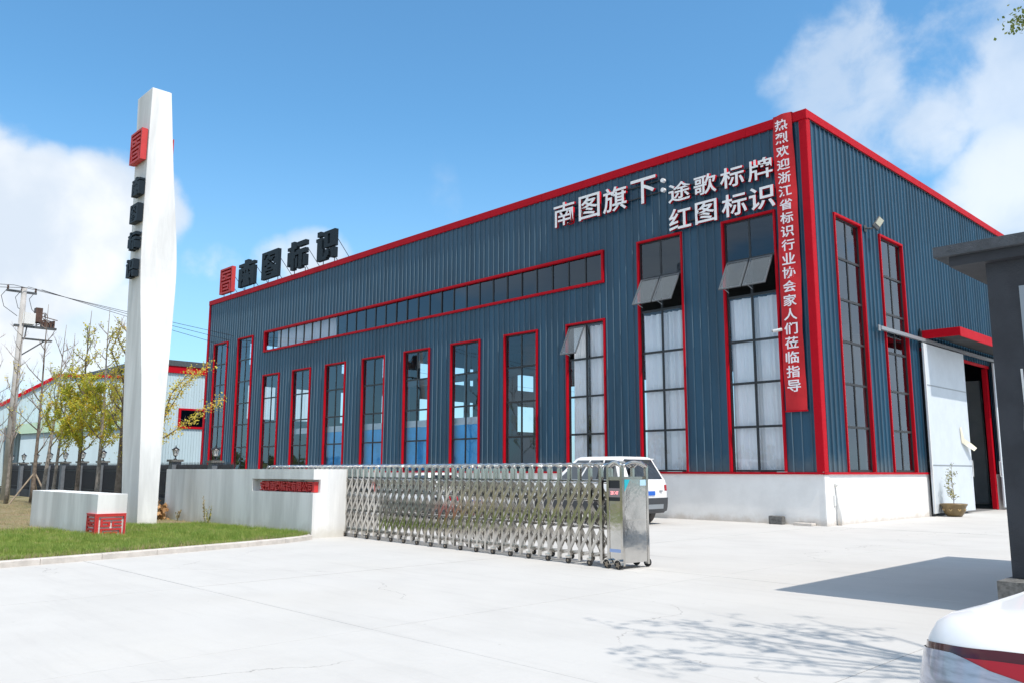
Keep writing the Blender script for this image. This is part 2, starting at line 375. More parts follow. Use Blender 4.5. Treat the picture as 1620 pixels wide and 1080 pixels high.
# lawn, raised on a kerb
kl = [(4.0,-60),(-.6,-33),(-2.9,-24.5),(-4.02,-19.6),(-4.42,-17.0),(-4.85,-15.0),(-5.25,-13.5),(-5.62,-12.98),(-5.95,-12.90)]
bmv = [(x-.14, y, .075) for x, y in kl] 
poly = bmv + [(-15.5,-12.9,.075),(-15.5,-10.1,.085),(-75,-10.1,.085),(-75,-60,.075)]
def tri_poly(name, pts, m, **kw):
    bm = bmesh.new(); vs = [bm.verts.new(p) for p in pts]; bm.faces.new(vs); bmesh.ops.triangulate(bm, faces=bm.faces[:])
    bmesh.ops.recalc_face_normals(bm, faces=bm.faces[:])
    me = bpy.data.meshes.new(name); bm.to_mesh(me); bm.free(); me.materials.append(m)
    return link(name, me, **kw)
tri_poly('lawn', poly, soil_m, kind='structure')
kb = link('kerb', None, kind='structure')
def seglen(pts):
    out = [0]
    for a, b in zip(pts, pts[1:]): out.append(out[-1]+math.dist(a, b))
    return out
sl = seglen(kl)
def at_len(pts, sl, s):
    for i in range(len(pts)-1):
        if s <= sl[i+1] or i == len(pts)-2:
            t = (s-sl[i])/(sl[i+1]-sl[i]); return Vector(((pts[i][0]*(1-t)+pts[i+1][0]*t), pts[i][1]*(1-t)+pts[i+1][1]*t, 0))
s = 20.0
while s < sl[-1]-.05:
    e = min(s+.992, sl[-1]); a, b = at_len(kl, sl, s), at_len(kl, sl, e); d = (b-a).normalized(); n = Vector((-d.y, d.x, 0))
    mb = MB(); hz = .10
    pr = [(0,-.02),(0,.085),(.02,.10),(.15,.10),(.15,-.02)]
    v = [a+n*p[0]+Vector((0,0,p[1])) for p in pr]+[b+n*p[0]+Vector((0,0,p[1])) for p in pr]
    mb.add(v, [(0,1,6,5),(1,2,7,6),(2,3,8,7),(3,4,9,8),(4,3,2,1,0),(5,6,7,8,9)])
    mb.obj('kerb_stone', kerb_m, kb); s += 1.0

# ------------------------------------------------------------------ the warehouse
H, ZR, XL, YB = 12.30, 1.44, -40.91, 34.0
wh = thing('warehouse', 'large dark blue corrugated steel factory hall with red trims and tall narrow windows', 'building')
front_win = [(-39.87,9.40,6),(-36.60,9.40,6),(-33.25,6.92,4),(-29.90,6.92,4),(-26.55,6.92,4),(-23.18,6.92,4),(-19.80,6.92,4),(-16.45,6.92,4),(-13.11,6.92,4),(-9.73,6.92,4),(-6.35,9.43,6),(-2.96,9.43,6)]
WW = 1.86
holes_f = [(x, x+WW, ZR, t) for x, t, _ in front_win] + [(-33.30,-7.88,8.26,9.46)]
right_win = [1.49, 4.90]; RWW = 1.95
holes_r = [(y, y+RWW, ZR+.04, 9.43) for y in right_win] + [(8.0, 15.6, -1, 5.92)]
PITCH = .30
def prof(u):
    """rib profile: depth outwards at position u in metres"""
    t = (u/PITCH) % 1.0; w = .5-abs(t-.5)
    return .042 if w < .055 else (.042*(.10-w)/.045 if w < .10 else 0.0)
def wall(axis, u0, u1, z0, z1, holes, name='wall_panel', npan=3, skip=None):
    cuts = set()
    k0 = math.floor(u0/PITCH)-1
    while k0*PITCH < u1+PITCH:
        for d in (-.10, -.055, .055, .10): cuts.add(round(k0*PITCH + d*PITCH, 4))
        k0 += 1
    for h in holes: cuts.add(round(h[0],4)); cuts.add(round(h[1],4))
    seams = [round(k*PITCH*npan+PITCH/2, 4) for k in range(int(u0/(PITCH*npan))-2, int(u1/(PITCH*npan))+2)]
    cuts |= set(seams) | {u0, u1}
    cs = sorted(c for c in cuts if u0-1e-6 <= c <= u1+1e-6)
    panel = MB(); zz = None
    def flush():
        nonlocal panel
        if panel.f: panel.obj(name, [steel_blue, rib_glint_m], wh)
        panel = MB()
    for a, b in zip(cs, cs[1:]):
        if b-a < 1e-4: continue
        mid = (a+b)/2; iv = [(z0, z1)]
        for h in holes:
            if h[0] < mid < h[1]:
                nv = []
                for p, q in iv:
                    if h[2] > p: nv.append((p, min(q, h[2])))
                    if h[3] < q: nv.append((max(p, h[3]), q))
                iv = nv
        da, db = prof(a+1e-5), prof(b-1e-5)
        e = .0
        for p, q in iv:
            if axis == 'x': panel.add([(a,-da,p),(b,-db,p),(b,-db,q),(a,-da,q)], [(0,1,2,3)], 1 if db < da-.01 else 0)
            else: panel.add([(da,a,p),(db,b,p),(db,b,q),(da,a,q)], [(0,1,2,3)])
        if any(abs(b-sm) < 1e-3 for sm in seams): flush()
    flush()
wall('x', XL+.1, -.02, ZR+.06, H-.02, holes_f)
wall('y', .02, YB, ZR+.06, H-.02, [h for h in holes_r[:2]] + [(8.0, 15.6, -1, 5.92)])
# left and rear walls, roof, floor (flat sheets)
sw = MB(); ys = .05
for k in range(8):
    a, b = 2.9+k*3.6, 4.9+k*3.6
    sw.box(XL-.03, XL+.02, ys, a, 0, H-.02)
    for p, q in ((0, 4.9), (7.1, 8.5), (9.9, H-.02)): sw.box(XL-.03, XL+.02, a, b, p, q)
    ys = b
sw.box(XL-.03, XL+.02, ys, YB, 0, H-.02)
sw.obj('side_wall', steel_blue, wh)
rw = MB()
bx = [(-39.9+i*3.35, -38.05+i*3.35) for i in range(8)]
xs = XL+.03
for a, b in bx:
    rw.box(xs, a, YB, YB+.05, 0, H-.05); rw.box(a, b, YB, YB+.05, 0, 1.5); rw.box(a, b, YB, YB+.05, 9.2, H-.05); xs = b
rw.box(xs, -.05, YB, YB+.05, 0, H-.05)
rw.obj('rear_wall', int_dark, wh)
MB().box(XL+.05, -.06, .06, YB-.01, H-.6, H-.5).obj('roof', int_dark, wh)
MB().box(XL+.05, -.06, .3, YB-.01, .0, .02).obj('interior_floor', int_floor, wh)
li = MB()
for (a, b, p, q) in []: pass
li.obj('inner', int_dark, wh) if li.f else None
# plinth
pf = MB(); pf.box(XL, -.02, -.02, .28, -.02, ZR); pf.obj('plinth', white_wall, wh)
MB().box(-.30, .02, .285, 7.96, -.02, ZR).obj('plinth', white_wall, wh)
MB().box(-.28, -.02, 15.62, YB, -.02, ZR).obj('plinth', white_wall, wh)
MB().box(-.02+.003, .035, -.035, .25, -.02, ZR-.02).obj('corner_post', white_wall, wh)
# red trims
xa = XL-.04
while xa < .05:
    xb = min(xa+3.0, .05)
    if .05-xb < .6: xb = .05
    jz = rnd.uniform(-.006, .006)
    MB().box(xa+.004, xb-.004 if xb < .05 else xb, -.085+jz*.5, .02, H-.26+jz, H+.03+jz*.4).obj('parapet_trim', red_m, wh); xa = xb
ya = .022
while ya < YB:
    yb_ = min(ya+3.0, YB); jz = rnd.uniform(-.006, .006)
    MB().box(-.02, .085+jz*.5, ya, yb_-.008, H-.22+jz, H+.03+jz*.4).obj('parapet_trim', red_m, wh); ya = yb_
MB().box(.0505, .087, -.087, .0215, H-.26, H+.032).obj('parapet_corner', red_m, wh)
MB().box(XL-.035, XL+.14, -.062, .04, ZR+.065, H-.265).obj('corner_trim', red_m, wh)
cm = MB(); cm.box(-.17, .06, -.062, -.036, ZR+.065, H-.265); cm.box(.036, .062, -.0355, .19, ZR+.065, H-.225); cm.obj('corner_trim', red_m, wh)
MB().box(XL-.03, .07, -.075, .01, ZR-.004, ZR+.058).obj('base_trim', red_m, wh)
MB().box(-.01, .075, .0125, 7.98, ZR-.004, ZR+.058).obj('base_trim', red_m, wh)
# gutter-like dark line under parapet on the right side
MB().box(.036, .05, .20, YB, H-.255, H-.223).obj('parapet_dark_strip', dark_frame, wh)

def window_front(x0, x1, z0, z1, rows, openrow=None, open_one=False, cols=2, axis='x'):
    """surround, mullions and panes; axis x: in the front wall, y: in the right wall"""
    def bx(mb, a, b, d0, d1, p, q, mi=0):   # a,b along wall; d0,d1 depth outwards (negative = inside)
        if axis == 'x': mb.box(a, b, -d1, -d0, p, q, mi)
        else: mb.box(d0, d1, a, b, p, q, mi)
    w = link('window', None, wh)
    s = MB(); t = .052
    bx(s, x0-.01, x0+t, -.10, .082, z0+.065, z1-t); bx(s, x1-t, x1+.01, -.10, .082, z0+.065, z1-t)
    bx(s, x0-.012, x1+.012, -.10, .084, z1-t, z1+.015)
    s.obj('surround', red_m, w)
    fr = MB(); a0, a1 = x0+t+.002, x1-t-.002; b0, b1 = z0+.068, z1-t-.002
    bx(fr, a0, a0+.05, -.075, -.02, b0, b1); bx(fr, a1-.05, a1, -.075, -.02, b0, b1)
    bx(fr, a0+.05, a1-.05, -.075, -.02, b0, b0+.055); bx(fr, a0+.05, a1-.05, -.075, -.02, b1-.05, b1)
    fr.obj('frame', dark_frame, w)
    cx = [a0+.05+(a1-a0-.1)*k/cols for k in range(cols+1)]
    zr = [b0+.055] + list(rows) + [b1-.05]
    for k in range(1, cols):
        m = MB(); bx(m, cx[k]-.032, cx[k]+.032, -.072, -.024, b0+.056, b1-.051); m.obj('mullion', dark_frame, w)
    for i, z in enumerate(rows):
        m = MB(); bx(m, a0+.051, a1-.051, -.07, -.012 if i != 99 else 0, z-.035, z+.035); m.obj('transom', dark_frame, w)
    for i in range(len(zr)-1):
        for k in range(cols):
            p, q = cx[k]+.004, cx[k+1]-.004; lo, hi = zr[i]+.01, zr[i+1]-.01
            if openrow == i and (not open_one or k == 0):
                # top-hung sash swung outwards
                wd, ht = q-p-.05, hi-lo-.04
                sm = MB(); e = .045
                sm.box(0, wd, -.02, .02, -ht, -ht+e, 0); sm.box(0, wd, -.02, .02, -e, 0, 0)
                sm.box(0, e, -.02, .02, -ht+e, -e, 0); sm.box(wd-e, wd, -.02, .02, -ht+e, -e, 0)
                ang = -math.radians(30 if not open_one else 26)
                sm.obj('open_sash', sash_m, w, loc=(p+.025, -.03, hi-.02), rot=(ang, 0, 0))
                pn = MB(); pn.box(e+.002, wd-e-.002, -.005, .005, -ht+e+.002, -e-.002); pn.obj('pane', sash_glass, w, loc=(p+.025, -.03, hi-.02), rot=(ang, 0, 0))
                st = MB(); st.tube([(p+.06,-.04,lo+.15),(p+.06,-.04-.42,lo+.28)], .012, 5); st.obj('stay', grey_frame, w)
            else:
                pn = MB()
                j = rnd.uniform(-.004, .004)
                if axis == 'x': pn.add([(p,.045+j,lo),(q,.045-j,lo),(q,.045-j,hi),(p,.045+j,hi)], [(0,1,2,3)])
                else: pn.add([(-.045+j,p,lo),(-.045-j,q,lo),(-.045-j,q,hi),(-.045+j,p,hi)], [(0,1,2,3)])
                pn.obj('pane', win_glass if axis == 'x' or True else strip_glass, w)
    return w
R6 = [2.85, 4.18, 5.45, 6.76, 8.06]; R4 = [2.83, 4.20, 5.58]
for i, (x, t, n) in enumerate(front_win):
    rows = R6 if n == 6 else R4
    op = None; one = False
    if i in (10, 11): op = 4; rows = [2.86, 4.20, 5.50, 6.92, 8.08]
    if i == 9: op = 3; one = True
    window_front(x, x+WW, ZR, t, rows, op, one)
for y in right_win: window_front(y, y+RWW, ZR, 9.43, [2.85, 4.16, 5.45, 6.76, 8.06], axis='y')
# clerestory strip
st = link('strip_window', None, wh); s = MB(); x0, x1, z0, z1 = -33.30, -7.88, 8.26, 9.46; t = .085
s.box(x0, x0+t, -.095, .1, z0+t, z1-t); s.box(x1-t, x1, -.095, .1, z0+t, z1-t); s.box(x0-.01, x1+.01, -.097, .1, z1-t, z1+.01); s.box(x0-.01, x1+.01, -.10, .1, z0-.01, z0+t)
s.obj('surround', red_m, st)
npn = 30; pw = (x1-x0-2*t)/npn
for k in range(npn):
    a = x0+t+k*pw
    if k: MB().box(a-.03, a+.03, .02, .075, z0+t+.001, z1-t-.001).obj('mullion', dark_frame, st)
    j = rnd.uniform(-.006, .006)
    new = new_mesh('pane', [(a+.03,.05+j,z0+t),(a+pw-.03,.05-j,z0+t),(a+pw-.03,.05-j,z1-t),(a+.03,.05+j,z1-t)], [(0,1,2,3)], strip_glass if k > 9 else win_glass)
    link('pane', new, st)
# interior columns, crane beam and boards seen through the glass
for k in range(6):
    MB().box(-38.5+k*6.7, -38.2+k*6.7, 14, 14.3, .02, H-.6).obj('inner_column', grey_frame, wh)
MB().box(XL+.1, -.2, 13.9, 14.4, 7.6, 8.1).obj('crane_beam', grey_frame, wh)
MB().box(-27.6, -14.2, .26, .30, .3, 3.45).obj('blue_board', blue_banner, wh)
MB().box(-31.5, -14.2, .25, .31, 3.46, 3.75).obj('board_rail', white_door, wh)
MB().box(-2.75, -2.05, 21.2, 21.5, .02, 5.9).obj('inner_partition', white_wall, wh)
# white curtain things behind three windows (and four in the clerestory)
def curtain(x0, x1, z0, z1, y, label, n=60, amp=.045):
    v = []; f = []
    ph = rnd.uniform(0, 6); w = x1-x0; fq = rnd.uniform(.6, 1.5); amp *= rnd.uniform(.8, 1.7)
    for i in range(n+1):
        u = i/n
        for j in range(7):
            zt = z0+(z1-z0)*j/6
            sq = 1-.035*math.sin(math.pi*j/6)*math.sin(ph+3*u)
            d = amp*(math.sin(u*w*22*fq+ph+.5*math.sin(u*5+ph))+.5*math.sin(u*w*43+ph*2+j*.3))*(.6+.4*j/6)
            v.append((x0+w*(.5+(u-.5)*sq), y+d, zt))
    for i in range(n):
        for j in range(6): a = i*7+j; f.append((a, a+7, a+8, a+1))
    me = new_mesh('curtain', v, f, curtain_m, True)
    return link('curtain', me, label=label, cat='curtain', group='white curtains hanging inside the hall windows')
curtain(-2.88,-2.04,1.50,6.86,.14,'white curtain, left half of the tall window beside the banner')
curtain(-2.10,-1.18,1.52,6.86,.24,'white curtain, right half of the tall window beside the banner')
curtain(-6.22,-5.44,1.50,6.80,.14,'white curtain, left half of the second tall window left of the banner')
curtain(-5.54,-4.60,1.52,6.84,.24,'white curtain, right half of the second tall window left of the banner')
curtain(-9.52,-8.80,1.50,6.82,.14,'white curtain, left half of the lower window with one small open sash')
curtain(-8.84,-7.98,1.54,6.78,.23,'white curtain, right half of the lower window with one small open sash')
curtain(-32.6,-26.3,8.28,9.44,.40,'pale curtain along the far left end of the long strip window', n=160)
curtain(-16.7,-15.75,8.28,9.44,.35,'single pale curtain in the middle of the long strip window', n=30)

# loading door on the right wall
dp = link('sliding_door', None, wh)
dm = MB(); dm.box(.16, .215, 7.72, 11.90, .10, 6.03); o = dm.obj('door_leaf', white_door, dp); bevel(o, .01)
for z in (1.75, 4.55): MB().box(.2155, .224, 7.74, 11.88, z-.02, z+.02).obj('door_seam', grey_frame, dp)
MB().box(.2155, .232, 7.72, 7.80, .10, 6.03).obj('door_edge', white_metal, dp)
hd = MB(); hd.tube([(.22,11.7,1.35),(.30,11.7,1.35),(.30,11.7,1.95),(.22,11.7,1.95)], .015, 6); hd.obj('door_handle', white_metal, dp)
dp2 = link('sliding_door', None, wh)
o = MB().box(.16, .215, 15.52, 19.5, .10, 6.03).obj('door_leaf', white_door, dp2)
hd = MB(); hd.tube([(.22,15.75,1.35),(.30,15.75,1.35),(.30,15.75,1.95),(.22,15.75,1.95)], .015, 6); hd.tube([(.18,15.52,1.35),(.18,15.36,1.35),(.18,15.36,1.95),(.18,15.52,1.95)], .015, 6); hd.obj('door_handle', white_metal, dp2)
rl = MB(); rl.box(.10, .20, 4.25, 20.0, 6.08, 6.20); rl.box(.13, .17, 4.1, 4.25, 6.03, 6.22); rl.obj('door_rail', grey_frame, wh)
for y in (4.6, 6.6, 8.6, 10.6, 12.6, 14.6): MB().box(.03, .099, y, y+.06, 6.10, 6.18).obj('rail_bracket', iron_m, wh)
MB().box(-.20, -.03, 15.35, 15.58, .02, 5.78).obj('door_jamb', red_m, wh)
MB().box(-.03, .03, 8.03, 15.57, 5.79, 5.90).obj('door_lintel', red_m, wh)
MB().box(-.25, .05, 7.985, 8.25, .0, 5.78).obj('door_jamb', dark_frame, wh)  # dark post added where only shade fills the gap by the door leaf
# canopy
cn = link('canopy', None, wh)
MB().box(.04, 1.32, 8.10, 17.5, 6.42, 6.46).obj('canopy_deck', int_dark, cn)
MB().box(.04, 1.36, 8.06, 8.098, 6.20, 6.50).obj('fascia', red_m, cn)
MB().box(1.322, 1.362, 8.10, 17.5, 6.18, 6.502).obj('fascia', red_m, cn)
MB().box(.04, .10, 7.92, 8.05, 6.05, 6.56).obj('canopy_bracket', dark_frame, cn)
# drainpipe and rubble at the plinth
MB().tube([(.11,.62,0),(.11,.62,1.10)], .055, 10).tube([(.09,.62,1.10),(-.0,.60,1.24)], .055, 10).obj('drainpipe', white_wall, wh, smooth=True)
MB().box(.025, .06, .46, .54, .55, .85).obj('vent_plate', white_metal, wh)

# ------------------------------------------------------------------ raised letters on the front wall
def fl(ch, x0, x1, z0, z1, label, bold=.014):
    t = link('facade_letter', glyph(ch, x1-x0, z1-z0, .10, bold, [letter_white, red_m]), None, ((x0+x1)/2, -.10, z0), None, label, 'sign letter', 'white raised characters on the front wall')
    return t
row1 = [('南',-10.20,-9.14),('图',-8.92,-7.90),('旗',-7.74,-6.66),('下',-6.47,-5.39)]
nth = ['first','second','third','fourth']
for k, (c, a, b) in enumerate(row1): fl(c, a, b, 10.73, 11.66, 'large white raised character %s, %s in the left group high on the front wall' % (c, nth[k]), .007 if c == '南' else .012)
co = thing('facade_colon', 'white raised colon of two round dots between the two groups of wall characters', 'sign letter', (-5.1,-.1,0), 0, 'white raised characters on the front wall')
for z in (11.02, 11.36):
    m = MB(); v = []
    m.tube([(0,-.0,z),(0,-.12,z)], .075, 16); m.obj('dot', letter_white, co)
for k, (c, a, b) in enumerate([('途',-4.88,-4.0),('歌',-3.86,-3.0),('标',-2.86,-2.0),('牌',-1.86,-1.02)]):
    fl(c, a, b, 10.46, 11.14, 'white raised character %s, %s in the upper right row of the front wall' % (c, nth[k]))
for k, (c, a, b) in enumerate([('红',-4.88,-4.0),('图',-3.84,-3.02),('标',-2.84,-1.94),('识',-1.86,-.98)]):
    fl(c, a, b, 9.50, 10.24, 'white raised character %s, %s in the lower right row just above the tall windows' % (c, nth[k]))
# mounting rails behind letters
rr = thing('letter_rail', 'thin dark mounting rails behind the raised characters on the front wall', 'rail')
for a, b, z in ((-10.3,-5.3,11.0),(-4.95,-.95,10.62),(-4.95,-.95,9.72),(-10.3,-5.3,11.42),(-4.95,-.95,10.95),(-4.95,-.95,10.05)):
    MB().box(a, b, -.085, -.04, z, z+.035).obj('rail', dark_frame, rr)

# ------------------------------------------------------------------ rooftop sign
rs = thing('roof_seal_sign', 'square red seal emblem standing on the left end of the roof edge', 'sign', (-38.85, .1, 0))
mb = MB(); seal(mb, -.84, .84, 12.58, 14.22, .10, -.12); o = mb.obj('emblem', [seal_red, seal_red], rs)
def struts(par, w, z0, z1, y=0.05):
    for sx in (-.6, .6):
        MB().tube([(sx*w/2, y, H-.02), (sx*w/2, y, z0+.05)], .025, 6).obj('post', iron_m, par)
        MB().tube([(sx*w/2, y+.08, z0+(z1-z0)*.75), (sx*w/2, y+1.5, H-.2)], .018, 5).obj('back_stay', iron_m, par)
struts(rs, 1.6, 12.58, 14.2)
for c, x, w, lab in (('南',-35.9,1.98,'heavy black rooftop character 南, next to the red seal'),('图',-32.98,1.92,'heavy black boxed rooftop character 图, second after the seal'),
                   ('标',-29.93,1.96,'heavy black rooftop character 标, third after the seal'),('识',-26.92,1.86,'heavy black rooftop character 识, rightmost on the roof edge')):
    t = thing('roof_letter', lab, 'sign letter', (x, .1, 0), 0, 'heavy black characters standing on the roof edge')
    link('character', heavy(c, w, 1.62, .22, dark_letter), t, (0, 0, 12.58)); struts(t, w, 12.58, 14.2)

# ------------------------------------------------------------------ red welcome banner
bn = thing('welcome_banner', 'long vertical red cloth banner with white characters hanging by the building corner', 'banner', (-.655, 0, 0))
v = []; f = []; nz = 60
def bz(u, z): return -.135 - .018*math.sin(z*2.1+u*4) - .012*math.sin(z*5.3-u*6) - .02*math.cos(u*math.pi*2)*(1 if z > 9 else .5)
for j in range(nz+1):
    z = 3.27 + (12.36-3.27)*j/nz
    hw = .335 if z < 11.5 else .335 - .03*(z-11.5)
    dx = .02*math.sin(z*.9)
    for i in range(7):
        u = i/6-.5; v.append((u*2*hw+dx, bz(u, z), z))
for j in range(nz):
    for i in range(6): a = j*7+i; f.append((a, a+1, a+8, a+7))
link('cloth', new_mesh('cloth', v, f, banner_m, True), bn)
MB().box(-.345, .345, -.16, -.12, 3.235, 3.275).obj('hem', red_m, bn)
o = MB().add([(-.33,-.13,12.355),(.31,-.13,12.355),(.30,.12,12.37),(-.32,.12,12.37)], [(0,1,2,3)])
mb = MB(); mb.add([(-.31,-.125,12.352),(.31,-.125,12.352),(.30,.12,12.365),(-.30,.12,12.365)], [(0,1,2,3)]); mb.obj('top_fold', banner_m, bn)
txt = '热烈欢迎浙江省标识行业协会家人们莅临指导'
zt, zb = 12.00, 3.98
for k, c in enumerate(txt):
    z = zt + (zb-zt)*k/(len(txt)-1)
    link('printed_character', glyph(c, .42, .35, .003, .017, [white_print]), bn, (-.01+.02*math.sin(z*.9), -.176, z-.165))

# ------------------------------------------------------------------ lights / camera on the walls
fl_ = thing('floodlight', 'grey floodlight on a bracket high on the right wall between two windows', 'floodlight', (0, 3.85, 9.4))
MB().tube([(.035,0,.02),(.20,.02,-.02),(.28,.05,.0)], .035, 8).obj('arm', iron_m, fl_)
MB().box(.034, .05, -.1, .1, -.1, .12).obj('wall_plate', iron_m, fl_)
hd = MB(); hd.box(-.13, .13, -.05, .02, 0, .46); ho = hd.obj('head', iron_m, fl_, loc=(.30,.10,-.02), rot=(math.radians(0), math.radians(38), math.radians(62))); bevel(ho, .02)
dd = MB(); dd.box(-.10, .10, -.058, -.051, .14, .43); dd.obj('diffuser', led_face, fl_, loc=(.30,.10,-.02), rot=(0, math.radians(38), math.radians(62)))
sc = thing('security_camera', 'small white security camera on the wall beside the banner', 'camera', (-1.13, -.04, 5.68))
MB().tube([(0,0,0),(0,-.12,.0)], .03, 8).obj('bracket', white_metal, sc)
MB().tube([(-.10,-.20,-.03),(.16,-.14,.0)], .045, 10).obj('camera_body', white_metal, sc)
MB().tube([(-.12,-.20,-.03),(-.10,-.20,-.03)], .036, 10).obj('lens', black_m, sc)

# ------------------------------------------------------------------ pylon sign
pyl = thing('pylon_sign', 'tall white faceted concrete pylon with red seal and dark characters', 'pylon', (0, 0, 0))
rings = [(0.0,-12.92,-11.76,-14.02),(1.3,-13.08,-11.85,-13.99),(2.7,-13.32,-11.96,-13.93),(4.55,-13.55,-12.29,-13.77),(5.6,-13.62,-12.53,-13.65),(6.5,-13.67,-12.74,-13.54),
         (7.5,-13.71,-12.90,-13.47),(10.1,-13.89,-12.94,-13.74),(12.6,-14.07,-12.92,-13.97)]
ra = np.array(rings); zz_ = np.linspace(0, 12.6, 43)
rs2 = np.column_stack([zz_] + [np.interp(zz_, ra[:,0], ra[:,k]) for k in (1,2,3)])
for _ in range(7): rs2[1:-1,1:] = (rs2[:-2,1:]+2*rs2[1:-1,1:]+rs2[2:,1:])/4
rings = [tuple(map(float, q_)) for q_ in rs2]
v = []; f = []
for z, xl, xr, yd in rings: v += [(xl,-14.53,z),(xr,-14.53,z),(xr,yd,z),(xl,yd,z)]
for i in range(len(rings)-1):
    for k in range(4): f.append((i*4+k, i*4+(k+1)%4, (i+1)*4+(k+1)%4, (i+1)*4+k))
n = len(rings)*4; f.append((n-4,n-3,n-2,n-1)); f.append((3,2,1,0))
pm_ = new_mesh('shaft', v, f, pylon_white)
o = link('shaft', pm_, pyl); bevel(o, .015)
mb = MB(); seal(mb, -13.84, -12.98, 10.38, 11.32, -14.58, -14.72, 0, 0); mb.box(-13.76, -13.06, -14.55, -14.52, 10.46, 11.24, 0); mb.obj('seal_emblem', seal_red, pyl)
# mirrored set on the far face
mb = MB(); seal(mb, -13.86, -13.10, 10.46, 11.26, -13.765, -13.735, 0, 0)
mb.box(-13.8,-13.15,-13.9,-13.77,10.5,11.2,0); mb.obj('seal_emblem', seal_red, pyl)
for c, z0, h in (('南',9.32,.54),('图',8.51,.54),('标',7.70,.53),('识',6.90,.53)):
    link('character', heavy(c, .58, h, .16, dark_letter), pyl, (-13.20, -14.55, z0))

# ------------------------------------------------------------------ white block wall with red cube
bl = thing('block_wall', 'low white rendered block wall with a red lattice cube at its right corner', 'wall')
o = MB().box(-13.25, -8.34, -16.66, -16.04, 0, .985).obj('block', pylon_white, bl); bevel(o, .008)
cb = MB(); x0, x1, y0, y1, z0, z1 = -8.87, -8.305, -16.70, -16.06, .0, .565
seal(cb, x0+.012, x1-.035, z0, z1-.02, -16.662, -16.697, 0, 1)
def seal_x(mb, y0, y1, z0, z1, xb, xf, mi=0):
    n = 15; dy = (y1-y0)/n; dz = (z1-z0)/n
    for r, row in enumerate(SEAL):
        c = 0
        while c < n:
            if row[c] == '1':
                e = c
                while e < n and row[e] == '1': e += 1
                mb.box(xb, xf, y0+c*dy, y0+e*dy, z1-(r+1)*dz, z1-r*dz, mi); c = e
            else: c += 1
seal_x(cb, -16.66, -16.06, z0, z1-.02, -8.338, -8.300)
cb.obj('lattice_cube', [seal_red, pylon_white], bl)
MB().box(-8.88, -8.298, -16.70, -16.055, z1-.018, z1+.004).obj('cube_cap', seal_red, bl)
MB().box(-8.34, -8.299, -16.70, -16.664, 0, z1-.02).obj('cube_edge', seal_red, bl)

# ------------------------------------------------------------------ gate wall with niche
gw = thing('gate_wall', 'long low white wall with a red company name set in a corner niche', 'wall')
X0, X1, Y0, Y1, HT = -14.20, -5.90, -12.87, -11.92, 1.535
nx0, nz0, nz1, ny1 = -8.80, 1.0, 1.30, -12.68
wb = MB()
wb.box(X0, X1, Y0, Y1, 0, nz0); wb.box(X0, X1, Y0, Y1, nz1, HT); wb.box(X0, nx0, Y0, Y1, nz0, nz1); wb.box(nx0, X1-.12, ny1, Y1, nz0, nz1); wb.box(X1-.12, X1, ny1+.0, Y1, nz0, nz1)
o = wb.obj('wall_body', pylon_white, gw)
name = '安徽南图标识有限公司'
for k, c in enumerate(name):
    link('name_character', glyph(c, .235, .235, .10, .02, [seal_red]), gw, (-8.42+k*.252, ny1-.02, 1.012))
MB().box(-8.56, -6.0, ny1-.012, ny1-.004, 1.01, 1.25).obj('name_backing', tail_dark, gw)
MB().box(-6.02, -5.98, ny1-.12, ny1-.013, 1.01, 1.25).obj('name_end_plate', seal_red, gw)

# ------------------------------------------------------------------ retractable gate
gt = thing('retractable_gate', 'stainless steel folding driveway gate of many arched lattice frames', 'gate', (2.2-2.2*math.cos(math.radians(-3.4)), -12.45-2.2*math.sin(math.radians(-3.4)), 0), math.radians(-3.4))
gy0, gy1, gh = 0.0, .50, 1.67
def gate_frame():
    mb = MB(); w = .050
    for y in (gy0, gy1): mb.box(-w/2, w/2, y-w/2, y+w/2, .06, gh-.12)
    mb.box(-w/2+.004, w/2-.004, gy0+w/2, gy1-w/2, gh-.34, gh-.31)
    mb.box(-w/2+.004, w/2-.004, gy0+w/2, gy1-w/2, .14, .17)
    mb.box(-w/2+.004, w/2-.004, gy0+w/2, gy1-w/2, 1.02, 1.045)
    mb.box(-w/2+.004, w/2-.004, gy0+w/2, gy1-w/2, .58, .605)
    return mb.mesh('frame', steel)
def arch():
    mb = MB(); pts = []
    for k in range(9):
        a = math.pi*k/8; pts.append((0, gy0+.25-.25*math.cos(a), gh-.13+.09*math.sin(a)))
    mb.tube(pts, .024, 6)
    return mb.mesh('arch', steel, True)
def cap():       # curved cover strip linking neighbouring frames along the top
    mb = MB(); pts = []
    for k in range(7):
        a = math.pi*k/6; pts.append((.1225-.1225*math.cos(a), 0, gh-.10+.055*math.sin(a)))
    mb.tube(pts, .014, 5); 
    pts = [(p[0], gy1, p[2]) for p in pts]; mb.tube(pts, .014, 5)
    pts2 = [(x, y, 2*(gh-.235)-z+.06) for x, y, z in pts]; mb.tube(pts2, .012, 5)
    pts3 = [(x, 0, z) for x, y, z in pts2]; mb.tube(pts3, .012, 5)
    return mb.mesh('top_link', steel, True)
SPC = .245
def scissor(up, near):
    mb = MB(); n = 3; z0, z1 = .20, 1.33; dz = (z1-z0)/n
    for y in ((gy0-.026 if up else gy0+.026) if near else (gy1+.026 if up else gy1-.026),):
        for k in range(n):
            a, b = z0+k*dz, z0+(k+1)*dz
            if not up: a, b = b, a
            mb.bar((.0, y, a), (SPC, y, b), .050, .012)
    return mb.mesh('scissor_bar', steel)
def wheel(y):
    mb = MB()
    if 1:
        mb.tube([(0,y,.052),(0,y+.03,.052)], .052, 14)
        mb.tube([(0,y-.004,.052),(0,y+.034,.052)], .022, 8, 1)
        mb.box(-.045, .045, y-.01, y+.045, .09, .125, 2)
    return mb.mesh('caster', [rubber, wood_m, steel])
